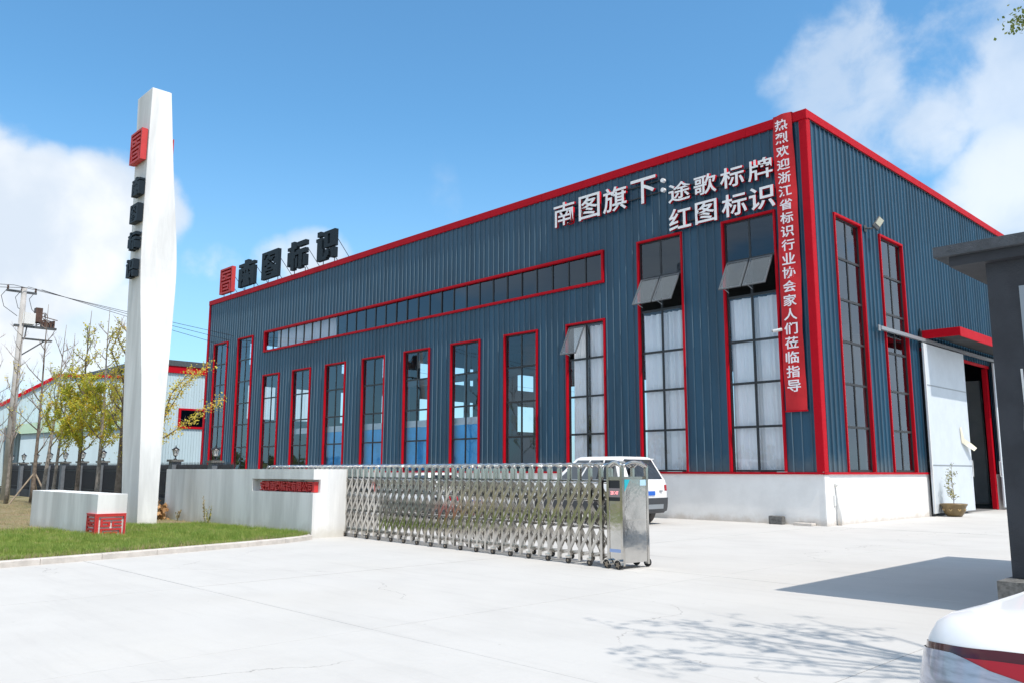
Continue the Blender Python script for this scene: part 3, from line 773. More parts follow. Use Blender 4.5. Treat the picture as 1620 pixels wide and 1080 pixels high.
fm, am, cpm, wm = gate_frame(), arch(), cap(), (wheel(-.05), wheel(gy1+.02)); scs = [scissor(u, q) for u in (True, False) for q in (True, False)]
nfr = 52
for k in range(nfr):
    x = 2.195 - k*SPC
    fr = link('frame', fm, gt, (x, 0, 0))
    link('arch', am, fr)
    if k % 2 == 1: link('caster', wm[0], fr); link('caster', wm[1], fr)
    if k:
        tag(link('top_link', cpm, gt, (x, 0, 0)), kind='stuff'); [link('scissor_bar', sm_, gt, (x, 0, 0)) for sm_ in scs]
# motor head
mh = link('motor_head', None, gt)
hx0, hx1, hy0, hy1 = 2.33, 2.665, -.03, .60
m = MB()
for x, y in ((hx0,hy0),(hx1-.05,hy0),(hx0,hy1-.05),(hx1-.05,hy1-.05)): m.box(x, x+.05, y, y+.05, .05, 1.60)
m.obj('corner_post', steel, mh)
o = MB().box(hx0+.012, hx1-.012, hy0+.012, hy1-.012, .09, 1.04).obj('lower_body', steel_brushed, mh)
sh = MB(); sh.box(hx1-.012, hx1-.006, hy0+.052, hy1-.052, .10, 1.38); sh.obj('end_panel', steel_brushed, mh)
MB().box(hx1-.0055, hx1-.001, hy0+.052, hy1-.052, .735, .755).obj('panel_seam', steel, mh)
MB().box(hx0+.014, hx1-.014, hy0+.014, hy1-.014, 1.042, 1.36).obj('control_box', black_m, mh)
MB().box(hx0+.05, hx1-.05, hy0+.004, hy0+.012, 1.10, 1.24).obj('screen', mat('screen_face', (.26, .22, .22), .3), mh)
# lit red digits
em = bpy.data.materials.new('red_led'); em.use_nodes = True
em.node_tree.nodes['Principled BSDF'].inputs['Emission Color'].default_value = (1, .05, .06, 1); em.node_tree.nodes['Principled BSDF'].inputs['Emission Strength'].default_value = 1.3
for k, c in enumerate('28:47'): link('led_digit', glyph(c, .026 if c != ':' else .008, .055, .002, .02, [em]), mh, (hx0+.10+k*.034, hy0+.003, 1.14))
MB().box(hx0+.04, hx1-.04, hy0+.01, hy1-.01, 1.362, 1.42).obj('upper_rail', steel, mh)
for (a, b, ax) in ((hx0+.025, hx1-.025, 'x'), (hy0+.025, hy1-.025, 'y')):
    for d in ((hy0+.02, hy1-.02) if ax == 'x' else (hx0+.02, hx1-.02)):
        pts = []
        for k in range(9):
            t_ = k/8; u = a+(b-a)*t_; z = 1.575+.075*math.sin(math.pi*t_)
            pts.append((u, d, z) if ax == 'x' else (d, u, z))
        MB().tube(pts, .034, 6).obj('arched_rail', steel, mh, smooth=True)
st_ = MB(); X = hx1-.004
st_.add([(X,hy0+.06,1.375),(X,hy0+.19,1.375),(X,hy0+.06,1.19)], [(0,1,2)], 0)
st_.obj('corner_sticker', sticker_teal, mh)
MB().add([(X,hy1-.20,1.28),(X,hy1-.055,1.28),(X,hy1-.055,1.37),(X,hy1-.20,1.37)], [(0,1,2,3)])
mm = MB(); mm.add([(X,hy1-.20,1.28),(X,hy1-.055,1.28),(X,hy1-.055,1.37),(X,hy1-.20,1.37)], [(0,1,2,3)]); mm.obj('data_sticker', sticker_pale, mh)
MB().box(hx0+.03, hx1-.03, hy0+.005, hy0+.011, .25, .30).obj('tape_strip', sticker_blue, mh)
for x in (hx0+.03, hx1-.07):
    w_ = MB(); w_.tube([(x,hy0-.05,.068),(x,hy0-.015,.068)], .066, 18); w_.tube([(x,hy0-.056,.068),(x,hy0-.01,.068)], .03, 10, 1)
    for q_ in range(5):
        a = q_*math.tau/5; w_.bar((x,hy0-.054,.068), (x+.05*math.cos(a),hy0-.054,.068+.05*math.sin(a)), .014, .006, 1)
    w_.obj('wheel', [rubber, wood_m], mh)
    cv = MB(); pts = [(x+.078*math.cos(a), hy0-.03, .068+.078*math.sin(a)) for a in [math.pi*k/8 for k in range(9)]]
    for p0, p1 in zip(pts, pts[1:]): cv.bar(p0, p1, .012, .06)
    cv.obj('wheel_cover', steel, mh)
    w2 = MB(); w2.tube([(x,hy1+.01,.068),(x,hy1+.045,.068)], .066, 18); w2.obj('wheel', rubber, mh)

# ------------------------------------------------------------------ vehicles
def car(name, label, x, y, rz, Ln=4.7, Wd=1.84, hood=1.0, belt=.98, roof=1.45, paint=car_white, suv=False, plate=True, tailfn=None):
    """local: +y forward, rear at y=0; body of stacked rings, greenhouse above"""
    t = thing(name, label, 'car', (x, y, 0), rz)
    hw = Wd/2
    n = 80; rc = .13 if suv else .27; br, bf = (.05, .18) if suv else (.10, .22)
    def ang_of(j):      # 10 steps on every corner arc, 10 on every straight side
        q, k = divmod(j, 20)
        return math.radians(90*q-27+54*k/10 if k < 10 else 90*q+27+36*(k-10)/10)
    def plan(ang, inset):
        d = math.degrees(ang) % 360; hx = hw-inset; hy = Ln/2-inset*.9; r_ = max(.05, rc-inset*.3)
        q = int(((d+27) % 360)//90); u = (d+27) % 90
        sx, sy = hx-r_, hy-r_
        if u <= 54:
            k = (u/54)*2-1
            if q == 0: px, py = hx, k*sy
            elif q == 1: px, py = -k*sx, hy
            elif q == 2: px, py = -hx, -k*sy
            else: px, py = k*sx, -hy
        else:
            a = math.radians(90*q + (u-54)/36*90); cx_ = (1, -1, -1, 1)[q]; cy_ = (1, 1, -1, -1)[q]
            px, py = cx_*sx + r_*math.cos(a), cy_*sy + r_*math.sin(a)
        w_ = (abs(px)/hw)**2.2
        if py > 0: py -= bf*w_*(py/hy)**4
        else: py += br*w_*(py/hy)**4
        px *= 1-.05*(abs(py)/hy)**4
        return px, py+Ln/2
    def top(y_):
        u = y_/Ln
        if suv: return belt - .10*max(0, (u-.62)/.38)**1.5
        return belt - .02*max(0, (.12-u)/.12) - .04*min(1, max(0, (y_-.15)/.7)) - .14*max(0, (u-.55)/.45)**1.6
    levels = [(.20,.10,0),(.27,.03,0),(.40,.005,0),(.60,0,0),(.80,.012,0),(.92,.035,0),(.965,.06,0),(.988,.095,0),(1.0,.16,0),(1.012,.30,0),(1.018,.5,0)]
    if suv: levels = [(.26,.08,0),(.34,.02,0),(.55,.0,0),(.75,0,0),(.9,.012,0),(.97,.03,0),(1.0,.07,0),(1.005,.2,0)]
    def P(ang, k, off=0.0):   # k: fractional level index
        i = int(max(0, min(len(levels)-2, math.floor(k)))); fr = k-i
        h = levels[i][0]*(1-fr)+levels[i+1][0]*fr; ins = levels[i][1]*(1-fr)+levels[i+1][1]*fr
        px, py = plan(ang, ins-off)
        zz = h*top(py) if h > .4 else h*1.0
        zz = h*top(py)
        return Vector((px, py, zz))
    v = []; f = []; mi = []
    for k in range(len(levels)):
        for j in range(n): v.append(P(ang_of(j), k))
    for k in range(len(levels)-1):
        for j in range(n):
            f.append((k*n+j, k*n+(j+1)%n, (k+1)*n+(j+1)%n, (k+1)*n+j)); mi.append(1 if (k < (2 if suv else 1)) else 0)
    K = (len(levels)-1)*n; f.append(tuple(K+j for j in range(n))); mi.append(0); f.append(tuple(range(n))[::-1]); mi.append(1)
    me = new_mesh('body', v, f, [paint, car_dark], True); me.polygons.foreach_set('material_index', mi)
    link('body', me, t)
    # greenhouse
    if suv: b = (.10, Ln*.60, hw-.07); r_t = (.45, Ln*.44, hw-.24); rr = (.62, Ln*.37, hw-.42)
    else: b = (1.05, Ln*.70, hw-.22); r_t = (1.65, Ln*.54, hw-.34); rr = (1.85, Ln*.48, hw-.47)
    zb = belt-.01
    def ring(q, z, bow=.03, m_=10, rad=.06):
        y0_, y1_, w_ = q; pts = []
        for cx, cy, a0 in ((w_-rad, y0_+rad, -90), (w_-rad, y1_-rad, 0), (-w_+rad, y1_-rad, 90), (-w_+rad, y0_+rad, 180)):
            for k in range(4):
                a = math.radians(a0+30*k); pts.append((cx+rad*math.cos(a), cy+rad*math.sin(a), z))
        return pts
    R0, R1, R2_, R3 = ring(b, zb), ring(r_t, roof-.06, rad=.08), ring((r_t[0]+.06, r_t[1]-.08, r_t[2]-.06), roof-.015, rad=.1), ring(rr, roof+.0, rad=.12)
    v = R0+R1+R2_+R3; f = []; mi = []
    for L_ in range(3):
        for j in range(16):
            f.append((L_*16+j, L_*16+(j+1)%16, (L_+1)*16+(j+1)%16, (L_+1)*16+j)); mi.append(0)
    f.append(tuple(48+j for j in range(16))); mi.append(0)
    me = new_mesh('cabin', v, f, [paint], True); link('cabin', me, t)
    # glass patches, set just proud
    def lerp(a, b_, k): return Vector(a)*(1-k)+Vector(b_)*k
    def patch(nm, a0, a1, b0, b1, u0, u1, v0, v1, out, m_=car_glass):
        # a0,a1 bottom corners ; b0,b1 top corners
        def q(u, w_): return lerp(lerp(a0, a1, u), lerp(b0, b1, u), w_) + Vector(out)
        mbp = MB(); mbp.add([q(u0,v0), q(u1,v0), q(u1,v1), q(u0,v1)], [(0,1,2,3)]); return mbp.obj(nm, m_, t)
    o_ = .008
    for sx in (-1, 1):
        A0, A1 = (sx*b[2], b[0]+.06, zb), (sx*b[2], b[1]-.06, zb); B0, B1 = (sx*r_t[2], r_t[0]+.08, roof-.06), (sx*r_t[2], r_t[1]-.08, roof-.06)
        nwin = ((.08,.30),(.33,.62),(.65,.94)) if suv else ((.14,.50),(.53,.92))
        for u0, u1 in nwin: patch('side_window', A0, A1, B0, B1, u0, u1, .06, .92, (sx*o_, 0, o_), car_glass)
    patch('rear_window', (-b[2]+.05,b[0],zb), (b[2]-.05,b[0],zb), (-r_t[2]+.05,r_t[0],roof-.06), (r_t[2]-.05,r_t[0],roof-.06), .05, .95, .08, .94, (0,-o_,o_))
    patch('windscreen', (-b[2]+.05,b[1],zb), (b[2]-.05,b[1],zb), (-r_t[2]+.05,r_t[1],roof-.06), (r_t[2]-.05,r_t[1],roof-.06), .03, .97, .05, .95, (0,o_,o_))
    # wheels
    wr = .37 if suv else .32
    for sx in (-1, 1):
        for yy in (Ln*.20, Ln*.80):
            w_ = link('wheel', None, t)
            xx = sx*(hw-.11)
            m_ = MB(); m_.lathe([(wr*.62,-.11),(wr*.93,-.115),(wr,-.085),(wr,.085),(wr*.93,.115),(wr*.62,.11)], n=28)
            m_.obj('tyre', rubber, w_, True, loc=(xx, yy, wr), rot=(0, math.pi/2, 0))
            m_ = MB(); 
            for q_ in range(5):
                a = q_*math.tau/5; m_.bar((0,0,sx*.10), (wr*.6*math.cos(a), wr*.6*math.sin(a), sx*.10), .07, .03)
            m_.tube([(0,0,-.1),(0,0,.1)], wr*.18, 10); m_.lathe([(wr*.63,-.1),(wr*.60,-.1),(wr*.60,.105),(wr*.63,.105)], n=28)
            m_.obj('rim', alloy, w_, loc=(xx, yy, wr), rot=(0, math.pi/2, 0))
            m_ = MB(); m_.lathe([(wr*1.14,-.10),(wr*1.14,.135)], n=24); m_.add([(wr*1.14*math.cos(k*math.tau/24), wr*1.14*math.sin(k*math.tau/24), sx*.114) for k in range(24)], [tuple(range(24))])
            m_.obj('wheel_arch', black_m, t, loc=(xx-sx*.01, yy, wr), rot=(0, math.pi/2, 0))
    def lens(nm, a0, a1, k0, k1, m_, off=.008, na=10, nk=5, kf0=None, kf1=None):
        vv = []; ff = []
        for i in range(na+1):
            u = i/na; lo = k0 if kf0 is None else kf0(u); hi = k1 if kf1 is None else kf1(u)
            for j in range(nk+1): vv.append(P(math.radians(a0+(a1-a0)*u), lo+(hi-lo)*j/nk, off))
        for i in range(na):
            for j in range(nk): a = i*(nk+1)+j; ff.append((a, a+nk+1, a+nk+2, a+1))
        return link(nm, new_mesh(nm, vv, ff, m_, True), t)
    t['_x'] = 1; del t['_x']
    if tailfn: tailfn(t, P, lens)
    else:
        for a0, a1 in ((206, 247), (293, 334)): lens('tail_light', a0, a1, 3.1, 4.6, tail_red, .008, 20)
        for a0, a1 in ((28, 66), (114, 152)): lens('headlight', a0, a1, 2.6, 3.8, tail_clear, .008, 20)
        if suv:
            pass
        MB().box(-.22, .22, -.016, -.002, .58*belt+.18 if suv else .50, .58*belt+.29 if suv else .61).obj('number_plate', plate_blue, t)
        MB().box(-.3, .3, -.014, -.003, .36, .44).obj('bumper_trim', car_dark, t)
    return t

def suv_tail(t, P, lens):
    for a0, a1 in ((206, 246), (294, 334)): lens('tail_light', a0, a1, 3.15, 4.1, tail_dark if a0 < 0 else tail_red, .012, 20)
    for a0, a1 in ((28, 66), (114, 152)): lens('headlight', a0, a1, 3.0, 3.9, tail_clear, .008, 20)
    lens('rear_bumper', 205, 335, .5, 2.3, car_dark, .03, 60)
    lens('bumper_insert', 250, 290, 1.1, 1.6, grey_frame, .045, 16)
    MB().box(-.23, .23, -.02, -.004, .83, .95).obj('number_plate', plate_blue, t)
    MB().box(.45, .60, -.016, -.004, .93, .97).obj('badge', grey_frame, t)
    MB().box(-.62, .62, .30, .50, 1.845, 1.875).obj('roof_spoiler', car_white, t)
car('white_suv', 'white off-road estate car with dark bumper parked behind the gate motor', -3.55, -3.40, math.pi/2, Ln=4.85, Wd=2.0, belt=1.24, roof=1.93, suv=True, tailfn=suv_tail)
car('parked_sedan', 'white saloon car mostly hidden behind the middle of the folding gate', -8.9, -5.2, math.pi/2, Ln=4.6)
car('parked_sedan', 'dark blue car behind the iron fence seen beside the tall pylon', -20.5, -5.6, math.pi/2, Ln=4.6, paint=car_blue)

def front_car_tail(t, P, lens):
    # wrap-round tail light: dark top band, clear outer lens, red inner lens (both corners)
    for sgn in (0, 1):
        def A(a): return a if sgn == 0 else 540-a
        hs, ks = [.20,.27,.40,.60,.80,.92,.965,.988,1.0], list(range(9))
        K = lambda h: float(np.interp(h, hs, ks))
        H_ = lambda a: .900+.052*min(1, max(0, (a-204.5)/50))      # top edge against angle
        def edge(a0, a1, drop, cut=None): return lambda u: K(H_(a0+(a1-a0)*u)-drop-(cut(u) if cut else 0))
        low = lambda u: 2.65
        lens('tail_light_housing', A(204.5), A(262), 0, 0, tail_dark, .003, 60, 8, low, edge(204.5, 262, 0))
        lens('clear_lens', A(206), A(247), 0, 0, tail_clear, .009, 50, 8, low, edge(206, 247, .018, lambda u: .20*max(0, u-.62)**1.4))
        lens('red_lens', A(226), A(261), 0, 0, tail_red, .006, 40, 8, low, edge(226, 261, .026))
    MB().box(-.24, .24, -.03, -.01, .62, .74).obj('number_plate', plate_blue, t)
    # shut lines of the boot lid
    for sx in (-1, 1):
        pts = []
        for k in range(14):
            yy = .03+.85*k/13; pts.append((sx*(.62+.03*k/13), yy, .9))
        def dk(yy):
            lo_, hi_ = 2.0, 9.9
            return yy
        path = []
        for kk in (5.6,5.8,6.2,6.6,7.0,7.5,8.0,8.5): 
            q_ = 247.5+(kk-5.6)*.8; p_ = P(math.radians(q_ if sx < 0 else 540-q_), kk, .0002); path.append(p_)
        e_ = path[-1]; path += [e_+Vector((-sx*.01*q, .12*q, .003*q)) for q in range(1, 7)]
        MB().tube(path, .0016, 4).obj('boot_shut_line', black_m, t)
CARX, CARY = 9.80, -20.33
car('foreground_sedan', 'white saloon car cut off by the frame in the lower right foreground', CARX+.92, CARY, 0, Ln=4.75, Wd=1.84, belt=1.08, roof=1.46, tailfn=front_car_tail)

# ------------------------------------------------------------------ gatehouse
gh_ = thing('gatehouse', 'dark grey gatehouse with flat overhanging roof slab at the right edge', 'building')
MB().box(8.08, 12.6, -13.20, -7.0, 0, .395).obj('stone_base', stone_g, gh_)
px0, px1, py0, py1 = 8.13, 12.4, -12.84, -7.2
wx0, wx1, wz0, wz1 = 8.44, 11.6, .9, 3.50
b_ = MB(); b_.box(px0, wx0, py0, py0+.24, .402, 3.80); b_.box(wx1, px1, py0, py0+.24, .402, 3.80)
b_.box(wx0, wx1, py0, py0+.24, .402, wz0); b_.box(wx0, wx1, py0, py0+.24, wz1, 3.80)
b_.box(px0, px0+.24, py0+.24, py1, .402, 3.80); b_.box(px1-.24, px1, py0+.24, py1, .402, 3.80); b_.box(px0+.24, px1-.24, py1-.24, py1, .402, 3.80)
b_.obj('wall', gate_grey, gh_)
MB().box(7.80, 12.8, -12.98, -6.95, 3.802, 3.912).obj('roof_step', gate_grey, gh_)
o = MB().box(7.66, 13.0, -13.06, -6.75, 3.915, 4.035).obj('roof_slab', slab_grey, gh_)
wf = link('window', None, gh_)
f2 = MB(); f2.box(wx0, wx0+.11, py0-.015, py0+.10, wz0, wz1); f2.box(wx1-.11, wx1, py0-.015, py0+.10, wz0, wz1); f2.box(wx0+.11, wx1-.11, py0-.015, py0+.10, wz1-.11, wz1); f2.box(wx0+.11, wx1-.11, py0-.015, py0+.10, wz0, wz0+.11)
f2.obj('frame', grey_frame, wf)
MB().box(wx0+.111, wx1-.111, py0+.03, py0+.045, wz0+.111, wz1-.111).obj('pane', strip_glass, wf)
cbm = MB(); cbm.tube([(8.40,py0-.03,2.6),(8.41,py0-.05,2.2),(8.385,py0-.04,1.95),(8.43,py0-.06,1.7),(8.42,py0-.05,1.2),(8.43,py0-.03,.9)], .012, 5)
link('loose_cable', cbm.mesh('loose_cable', white_metal), label='pale loose cable dangling beside the gatehouse window', cat='cable')

# ------------------------------------------------------------------ potted plant
pp = thing('potted_plant', 'small leafy shrub in a round ochre pot in front of the white sliding door', 'plant', (.62, 8.36, 0))
MB().lathe([(0,.0),(.20,.0),(.24,.02),(.34,.16),(.37,.30),(.40,.36),(.43,.40),(.43,.44),(.38,.44),(.36,.38),(0,.37)], n=28).obj('pot', pot_m, pp, True)
for k in range(8):
    a = k*math.tau/8; m_ = MB()
    for s_ in (-1, 1): m_.bar((.345*math.cos(a), .345*math.sin(a), .20), (.365*math.cos(a+.13*s_), .365*math.sin(a+.13*s_), .26), .03, .03)
    m_.obj('pot_relief', pot_pat, pp)
st = MB(); st.tube([(0,0,.37),(.02,.01,.8),(0,-.02,1.2),(.03,.0,1.85)], [.014,.012,.009,.003], 5)
lv = []; lf = []
def leafq(vs, fs, c, s_, r):
    d = Vector((r.gauss(0,1), r.gauss(0,1), r.gauss(0,1))).normalized(); e = d.orthogonal().normalized(); e.rotate(Quaternion(d, r.uniform(0, 6.28))); g2 = d.cross(e)
    n = len(vs); c = Vector(c)
    vs += [tuple(c-e*s_*.15), tuple(c+g2*s_*.45+e*s_*.55), tuple(c+e*s_), tuple(c-g2*s_*.45+e*s_*.55)]; fs.append((n, n+1, n+2, n+3))
for k in range(26):
    z = rnd.uniform(.55, 1.55); a = rnd.uniform(0, 6.28); ln = rnd.uniform(.1, .34)*(1.1-abs(z-.95)*.7)
    e = (ln*math.cos(a), ln*math.sin(a), z+ln*.5); st.tube([(0,0,z-.05), e], [.006,.002], 4)
    for q_ in range(11):
        t_ = rnd.uniform(.3, 1.1); leafq(lv, lf, (e[0]*t_+rnd.gauss(0,.03), e[1]*t_+rnd.gauss(0,.03), z+ln*.5*t_+rnd.gauss(0,.03)), rnd.uniform(.03,.06), rnd)
for k in range(20): leafq(lv, lf, (.03+rnd.gauss(0,.03), rnd.gauss(0,.03), rnd.uniform(1.5,1.85)), .035, rnd)
st.obj('stem', bark_d, pp); link('foliage', new_mesh('foliage', lv, lf, leaf_pot), pp, kind='stuff')

# torn paper flap on the door
v = [(.235,10.80,3.15),(.235,10.95,3.2),(.30,10.98,2.75),(.32,11.55,2.62),(.45,11.85,2.42),(.42,11.6,2.30),(.30,11.1,2.50),(.24,10.86,2.60)]
link('torn_paper', new_mesh('torn_paper', v, [(0,1,2,7),(2,3,6,7),(3,4,5,6)], paper_m), label='torn strip of yellowed paper sticking out from the white sliding door', cat='paper')
# rubble by the plinth
br_ = MB(); br_.box(-1.62, -1.18, -.30, -.10, .0, .24); o = br_.obj('concrete_block', stone_g, label='worn grey concrete block on the ground against the front plinth', cat='block'); bevel(o, .025)
o = MB().box(-.85, -.28, -.33, -.06, .0, .075).obj('paving_scrap', kerb_m, label='flat pale slab scrap on the ground near the building corner', cat='slab'); bevel(o, .012)

# ------------------------------------------------------------------ fence with piers and lanterns
fy = -10.0
fn = thing('iron_fence', 'dark iron railing between grey piers behind the lawn and pylon', 'fence', (0, fy, 0))
MB().box(-46, -15.6, -.10, .10, 0, .47).obj('low_wall', gate_grey, fn)
piers = [-17.23,-20.62,-24.4,-28.43,-31.19,-33.76,-36.21,-38.6,-41.0,-43.4]
def lantern(x, h, label):
    t = thing('pier_lantern', label, 'lamp', (x, fy, h), 0, 'black lanterns on the fence piers')
    MB().lathe([(.07,0),(.07,.02),(.025,.04),(.02,.10),(.05,.13),(.07,.15)], n=10).obj('stem', black_m, t)
    MB().lathe([(.07,.152),(.115,.36)], n=6).obj('glass_body', lamp_glass, t)
    m = MB()
    for k in range(6):
        a = k*math.tau/6; m.tube([(.073*math.cos(a),.073*math.sin(a),.152),(.118*math.cos(a),.118*math.sin(a),.36)], .007, 4)
    m.obj('cage', black_m, t)
    MB().lathe([(.15,.355),(.13,.39),(.05,.45),(.02,.47),(.012,.53),(0,.54)], n=12).obj('cap', black_m, t)
labs = ['lantern nearest the warehouse, above the left end of the white gate wall','lantern just right of the pylon','lantern hidden close behind the pylon','lantern on the pier just left of the pylon','second lantern left of the pylon','third lantern left of the pylon','fourth lantern left of the pylon','fifth lantern left of the pylon, beside the staked tree','lantern on the next to last pier at the far left','lantern on the leftmost far pier']
for k, x in enumerate(piers):
    hh = 1.90 if k > 0 else 1.84
    o = MB().box(x-.17, x+.17, -.17, .17, 0, hh-.08).obj('pier', pier_m, fn)
    MB().box(x-.23, x+.23, -.23, .23, hh-.08, hh).obj('pier_cap', stone_g, fn)
    lantern(x, hh, 'small black '+labs[k])
for k in range(len(piers)-1):
    a, b = piers[k+1]+.17, piers[k]-.17
    for z in (.62, 1.45): MB().box(a, b, -.02, .02, z, z+.035).obj('rail', fence_m, fn)
nb = 0
barm = MB().box(-.011, .011, -.011, .011, .47, 1.72).add([(-.013,-.013,1.72),(.013,-.013,1.72),(.013,.013,1.72),(-.013,.013,1.72),(0,0,1.84)], [(0,1,4),(1,2,4),(2,3,4),(3,0,4)])
bm_ = MB(); bm_.box(-.013, .013, -.0255, .0255, .47, 1.70); bm_.add([(-.013,-.013,1.70),(.013,-.013,1.70),(.013,.013,1.70),(-.013,.013,1.70),(0,0,1.82)], [(0,1,4),(1,2,4),(2,3,4),(3,0,4)])
bm__ = bm_.mesh('fence_bar', fence_m)
x = -15.8
while x > -43.2:
    if all(abs(x-p) > .2 for p in piers): link('fence_bar', bm__, fn, (x, 0, 0))
    x -= .115

# ------------------------------------------------------------------ far buildings
b2 = thing('pale_blue_hall', 'pale blue gabled steel hall with red eaves line behind the trees', 'building')
X = -80
gp = [(-14,0),(-14,4.5),(-2.72,7.6),(-.94,8.8),(2.16,10.85),(10.5,11.3),(10.5,0)]
mb = MB(); n = len(gp)
mb.add([(X,y,z) for y, z in gp]+[(X-30,y,z) for y, z in gp], [tuple(range(n))]+[(i,(i+1)%n,(i+1)%n+n,i+n) for i in range(n)]); mb.obj('wall', blue_wall2, b2)
for (ya, za), (yb, zb) in zip(gp[1:5], gp[2:6]): MB().bar((X+.1,ya,za), (X+.1,yb,zb), .28, .3).obj('eaves_trim', red_m, b2)
ribs = MB(); y = -13.5
for k in range(80):
    yy = -13.5+k*.3
    if yy < 10.4: ribs.box(X+.01, X+.05, yy, yy+.05, .2, np.interp(yy, [p[0] for p in gp[1:6]], [p[1] for p in gp[1:6]])-.2)
r_o = ribs.obj('wall_ribs', blue_wall2, b2, kind='stuff')
b3 = thing('pale_blue_annex', 'taller pale blue steel block with red fascia and dark window left of the warehouse', 'building')
MB().box(-108, -79.5, 10.6, 30, 0, 12.3).obj('wall', blue_wall2, b3)
MB().box(-79.5, -79.3, 10.6, 30, 12.0, 12.75).obj('fascia', red_m, b3)
MB().box(-108, -79.2, 10.55, 30, 12.76, 13.35).obj('roof_edge', iron_m, b3)
wn = link('window', None, b3); MB().box(-79.5, -79.35, 14.2, 20.5, 6.0, 8.2).obj('frame', red_m, wn)
MB().box(-79.345, -79.33, 14.45, 20.25, 6.25, 8.0).obj('pane', strip_glass, wn)
ribs = MB()
for k in range(64):
    yy = 10.7+k*.3; ribs.box(-79.49, -79.44, yy, yy+.05, .1, 11.98)
ribs.obj('wall_ribs', blue_wall2, b3, kind='stuff')
b4 = thing('green_lean_to', 'low lean-to shed with pale green translucent roof beside the pale blue hall', 'shed')
mb = MB(); mb.add([(-74,-2.2,4.7),(-74,9.6,5.9),(-79.9,9.6,7.7),(-79.9,-2.2,5.6)], [(0,1,2,3)]); mb.obj('roof_sheet', green_sheet, b4)
mb = MB(); mb.add([(-74.3,-2.1,0),(-74.3,9.5,0),(-74.3,9.5,5.85),(-74.3,-2.1,4.65)], [(0,1,2,3)]); mb.obj('wall', blue_wall2, b4)

# ------------------------------------------------------------------ utility pole and wires
up = thing('utility_pole', 'tall concrete power pole with cluttered switchgear bracket at far left', 'pole', (-34.0, -12.4, 0))
MB().tube([(0,0,0),(0,0,10.2)], [.20,.12], 14).obj('shaft', pole_m, up, True)
MB().box(-.05, .05, -.75, .55, 9.95, 10.05).obj('crossarm', iron_m, up)
for y in (-.7, -.1, .5):
    MB().lathe([(.03,10.05),(.06,10.1),(.03,10.15),(.06,10.2),(.02,10.26)], 0, y, 8).obj('insulator', rust_m, up)
MB().box(-.10, .10, -.3, 1.55, 8.30, 8.40).obj('crossarm', iron_m, up)
MB().box(-.12, .12, -.05, 1.4, 7.72, 7.78).obj('crossarm', iron_m, up)
MB().bar((0,.05,6.9), (0,1.1,7.75), .06).obj('brace', iron_m, up)
MB().bar((0,.2,7.75), (0,.25,8.3), .05).obj('brace', iron_m, up)
o = MB().box(-.2, .2, .0, .55, 8.45, 9.0).obj('switch_box', white_metal, up)
o = MB().box(-.18, .18, .55, .85, 8.6, 9.3).obj('breaker', rust_m, up)
cl = MB()
for k in range(14):
    a = (rnd.uniform(-.1,.1), rnd.uniform(.1,1.1), rnd.uniform(8.4,8.8)); b = (rnd.uniform(-.2,.2), rnd.uniform(.5,1.6), rnd.uniform(8.5,9.0)); mid = ((a[0]+b[0])/2, (a[1]+b[1])/2+rnd.uniform(-.2,.4), max(a[2],b[2])+rnd.uniform(0,.35))
    cl.tube([a, mid, b], .022, 5)
for k in range(5): cl.box(-.12, .1, .85+k*.13, .93+k*.13, 8.4, 8.4+rnd.uniform(.2,.5))
cl.obj('switchgear', rust_m, up, kind='stuff')
cl = MB()
for y, e in ((-.7,-.2),(-.1,.6),(.5,.8)): cl.tube([(0,y,10.1),(0,y-.25,9.7),(0,y-.1,9.2),(0,e,8.8)], .014, 4)
cl.obj('jumper_wire', cable_m, up)
def wire(a, b, sag, label):
    a = Vector(a); b = Vector(b); pts = [a.lerp(b, k/24) - Vector((0,0,sag*4*(k/24)*(1-k/24))) for k in range(25)]
    MB().tube(pts, .013, 4).obj('power_wire', cable_m, label=label, cat='wire', group='overhead power wires')
wire((-33.8,-12.9,10.25), (-52,52,10.6), 1.0, 'upper overhead wire running right from the utility pole')
wire((-33.8,-12.3,10.25), (-54,50,10.0), 1.2, 'middle overhead wire running right from the utility pole')
wire((-33.8,-11.7,10.2), (-56,50,9.2), 1.5, 'lowest overhead wire running right from the utility pole')
wire((-33.8,-12.9,10.25), (-30,-60,10.4), 1.3, 'upper overhead wire leaving left of the utility pole')
wire((-33.8,-12.3,10.2), (-30,-60,9.6), 1.5, 'lower overhead wire leaving left of the utility pole')

# ------------------------------------------------------------------ trees
def leaf_mat(name, c1, c2, c3):
    m = bpy.data.materials.new(name); m.use_nodes = True; nt = m.node_tree; b = nt.nodes['Principled BSDF']; b.inputs['Roughness'].default_value = .65
    g = N(nt, 'ShaderNodeNewGeometry'); t = N(nt, 'ShaderNodeTexNoise', i_Scale=4.5, i_Detail=4.0); L(nt, g.outputs['Position'], t.inputs['Vector'])
    w = N(nt, 'ShaderNodeTexWhiteNoise'); L(nt, g.outputs['Position'], w.inputs['Vector'])
    sp = mathn(nt, 'ADD', t.outputs[0], 0)
    c = mixc(nt, ramp(nt, sp, .42, .60), c1, c2); c = mixc(nt, ramp(nt, sp, .60, .72), c, c3)
    L(nt, c, b.inputs['Base Color'])
    tr = N(nt, 'ShaderNodeBsdfTranslucent'); L(nt, c, tr.inputs[0]); mx = N(nt, 'ShaderNodeMixShader'); mx.inputs[0].default_value = .35
    o = nt.nodes['Material Output']; L(nt, b.outputs[0], mx.inputs[1]); L(nt, tr.outputs[0], mx.inputs[2]); L(nt, mx.outputs[0], o.inputs[0])
    return m
ginkgo = leaf_mat('ginkgo_leaf', (.42, .46, .05), (.66, .54, .05), (.52, .30, .09))
ginkgo_y = leaf_mat('ginkgo_leaf_yellow', (.68, .60, .09), (.74, .56, .10), (.60, .38, .14))
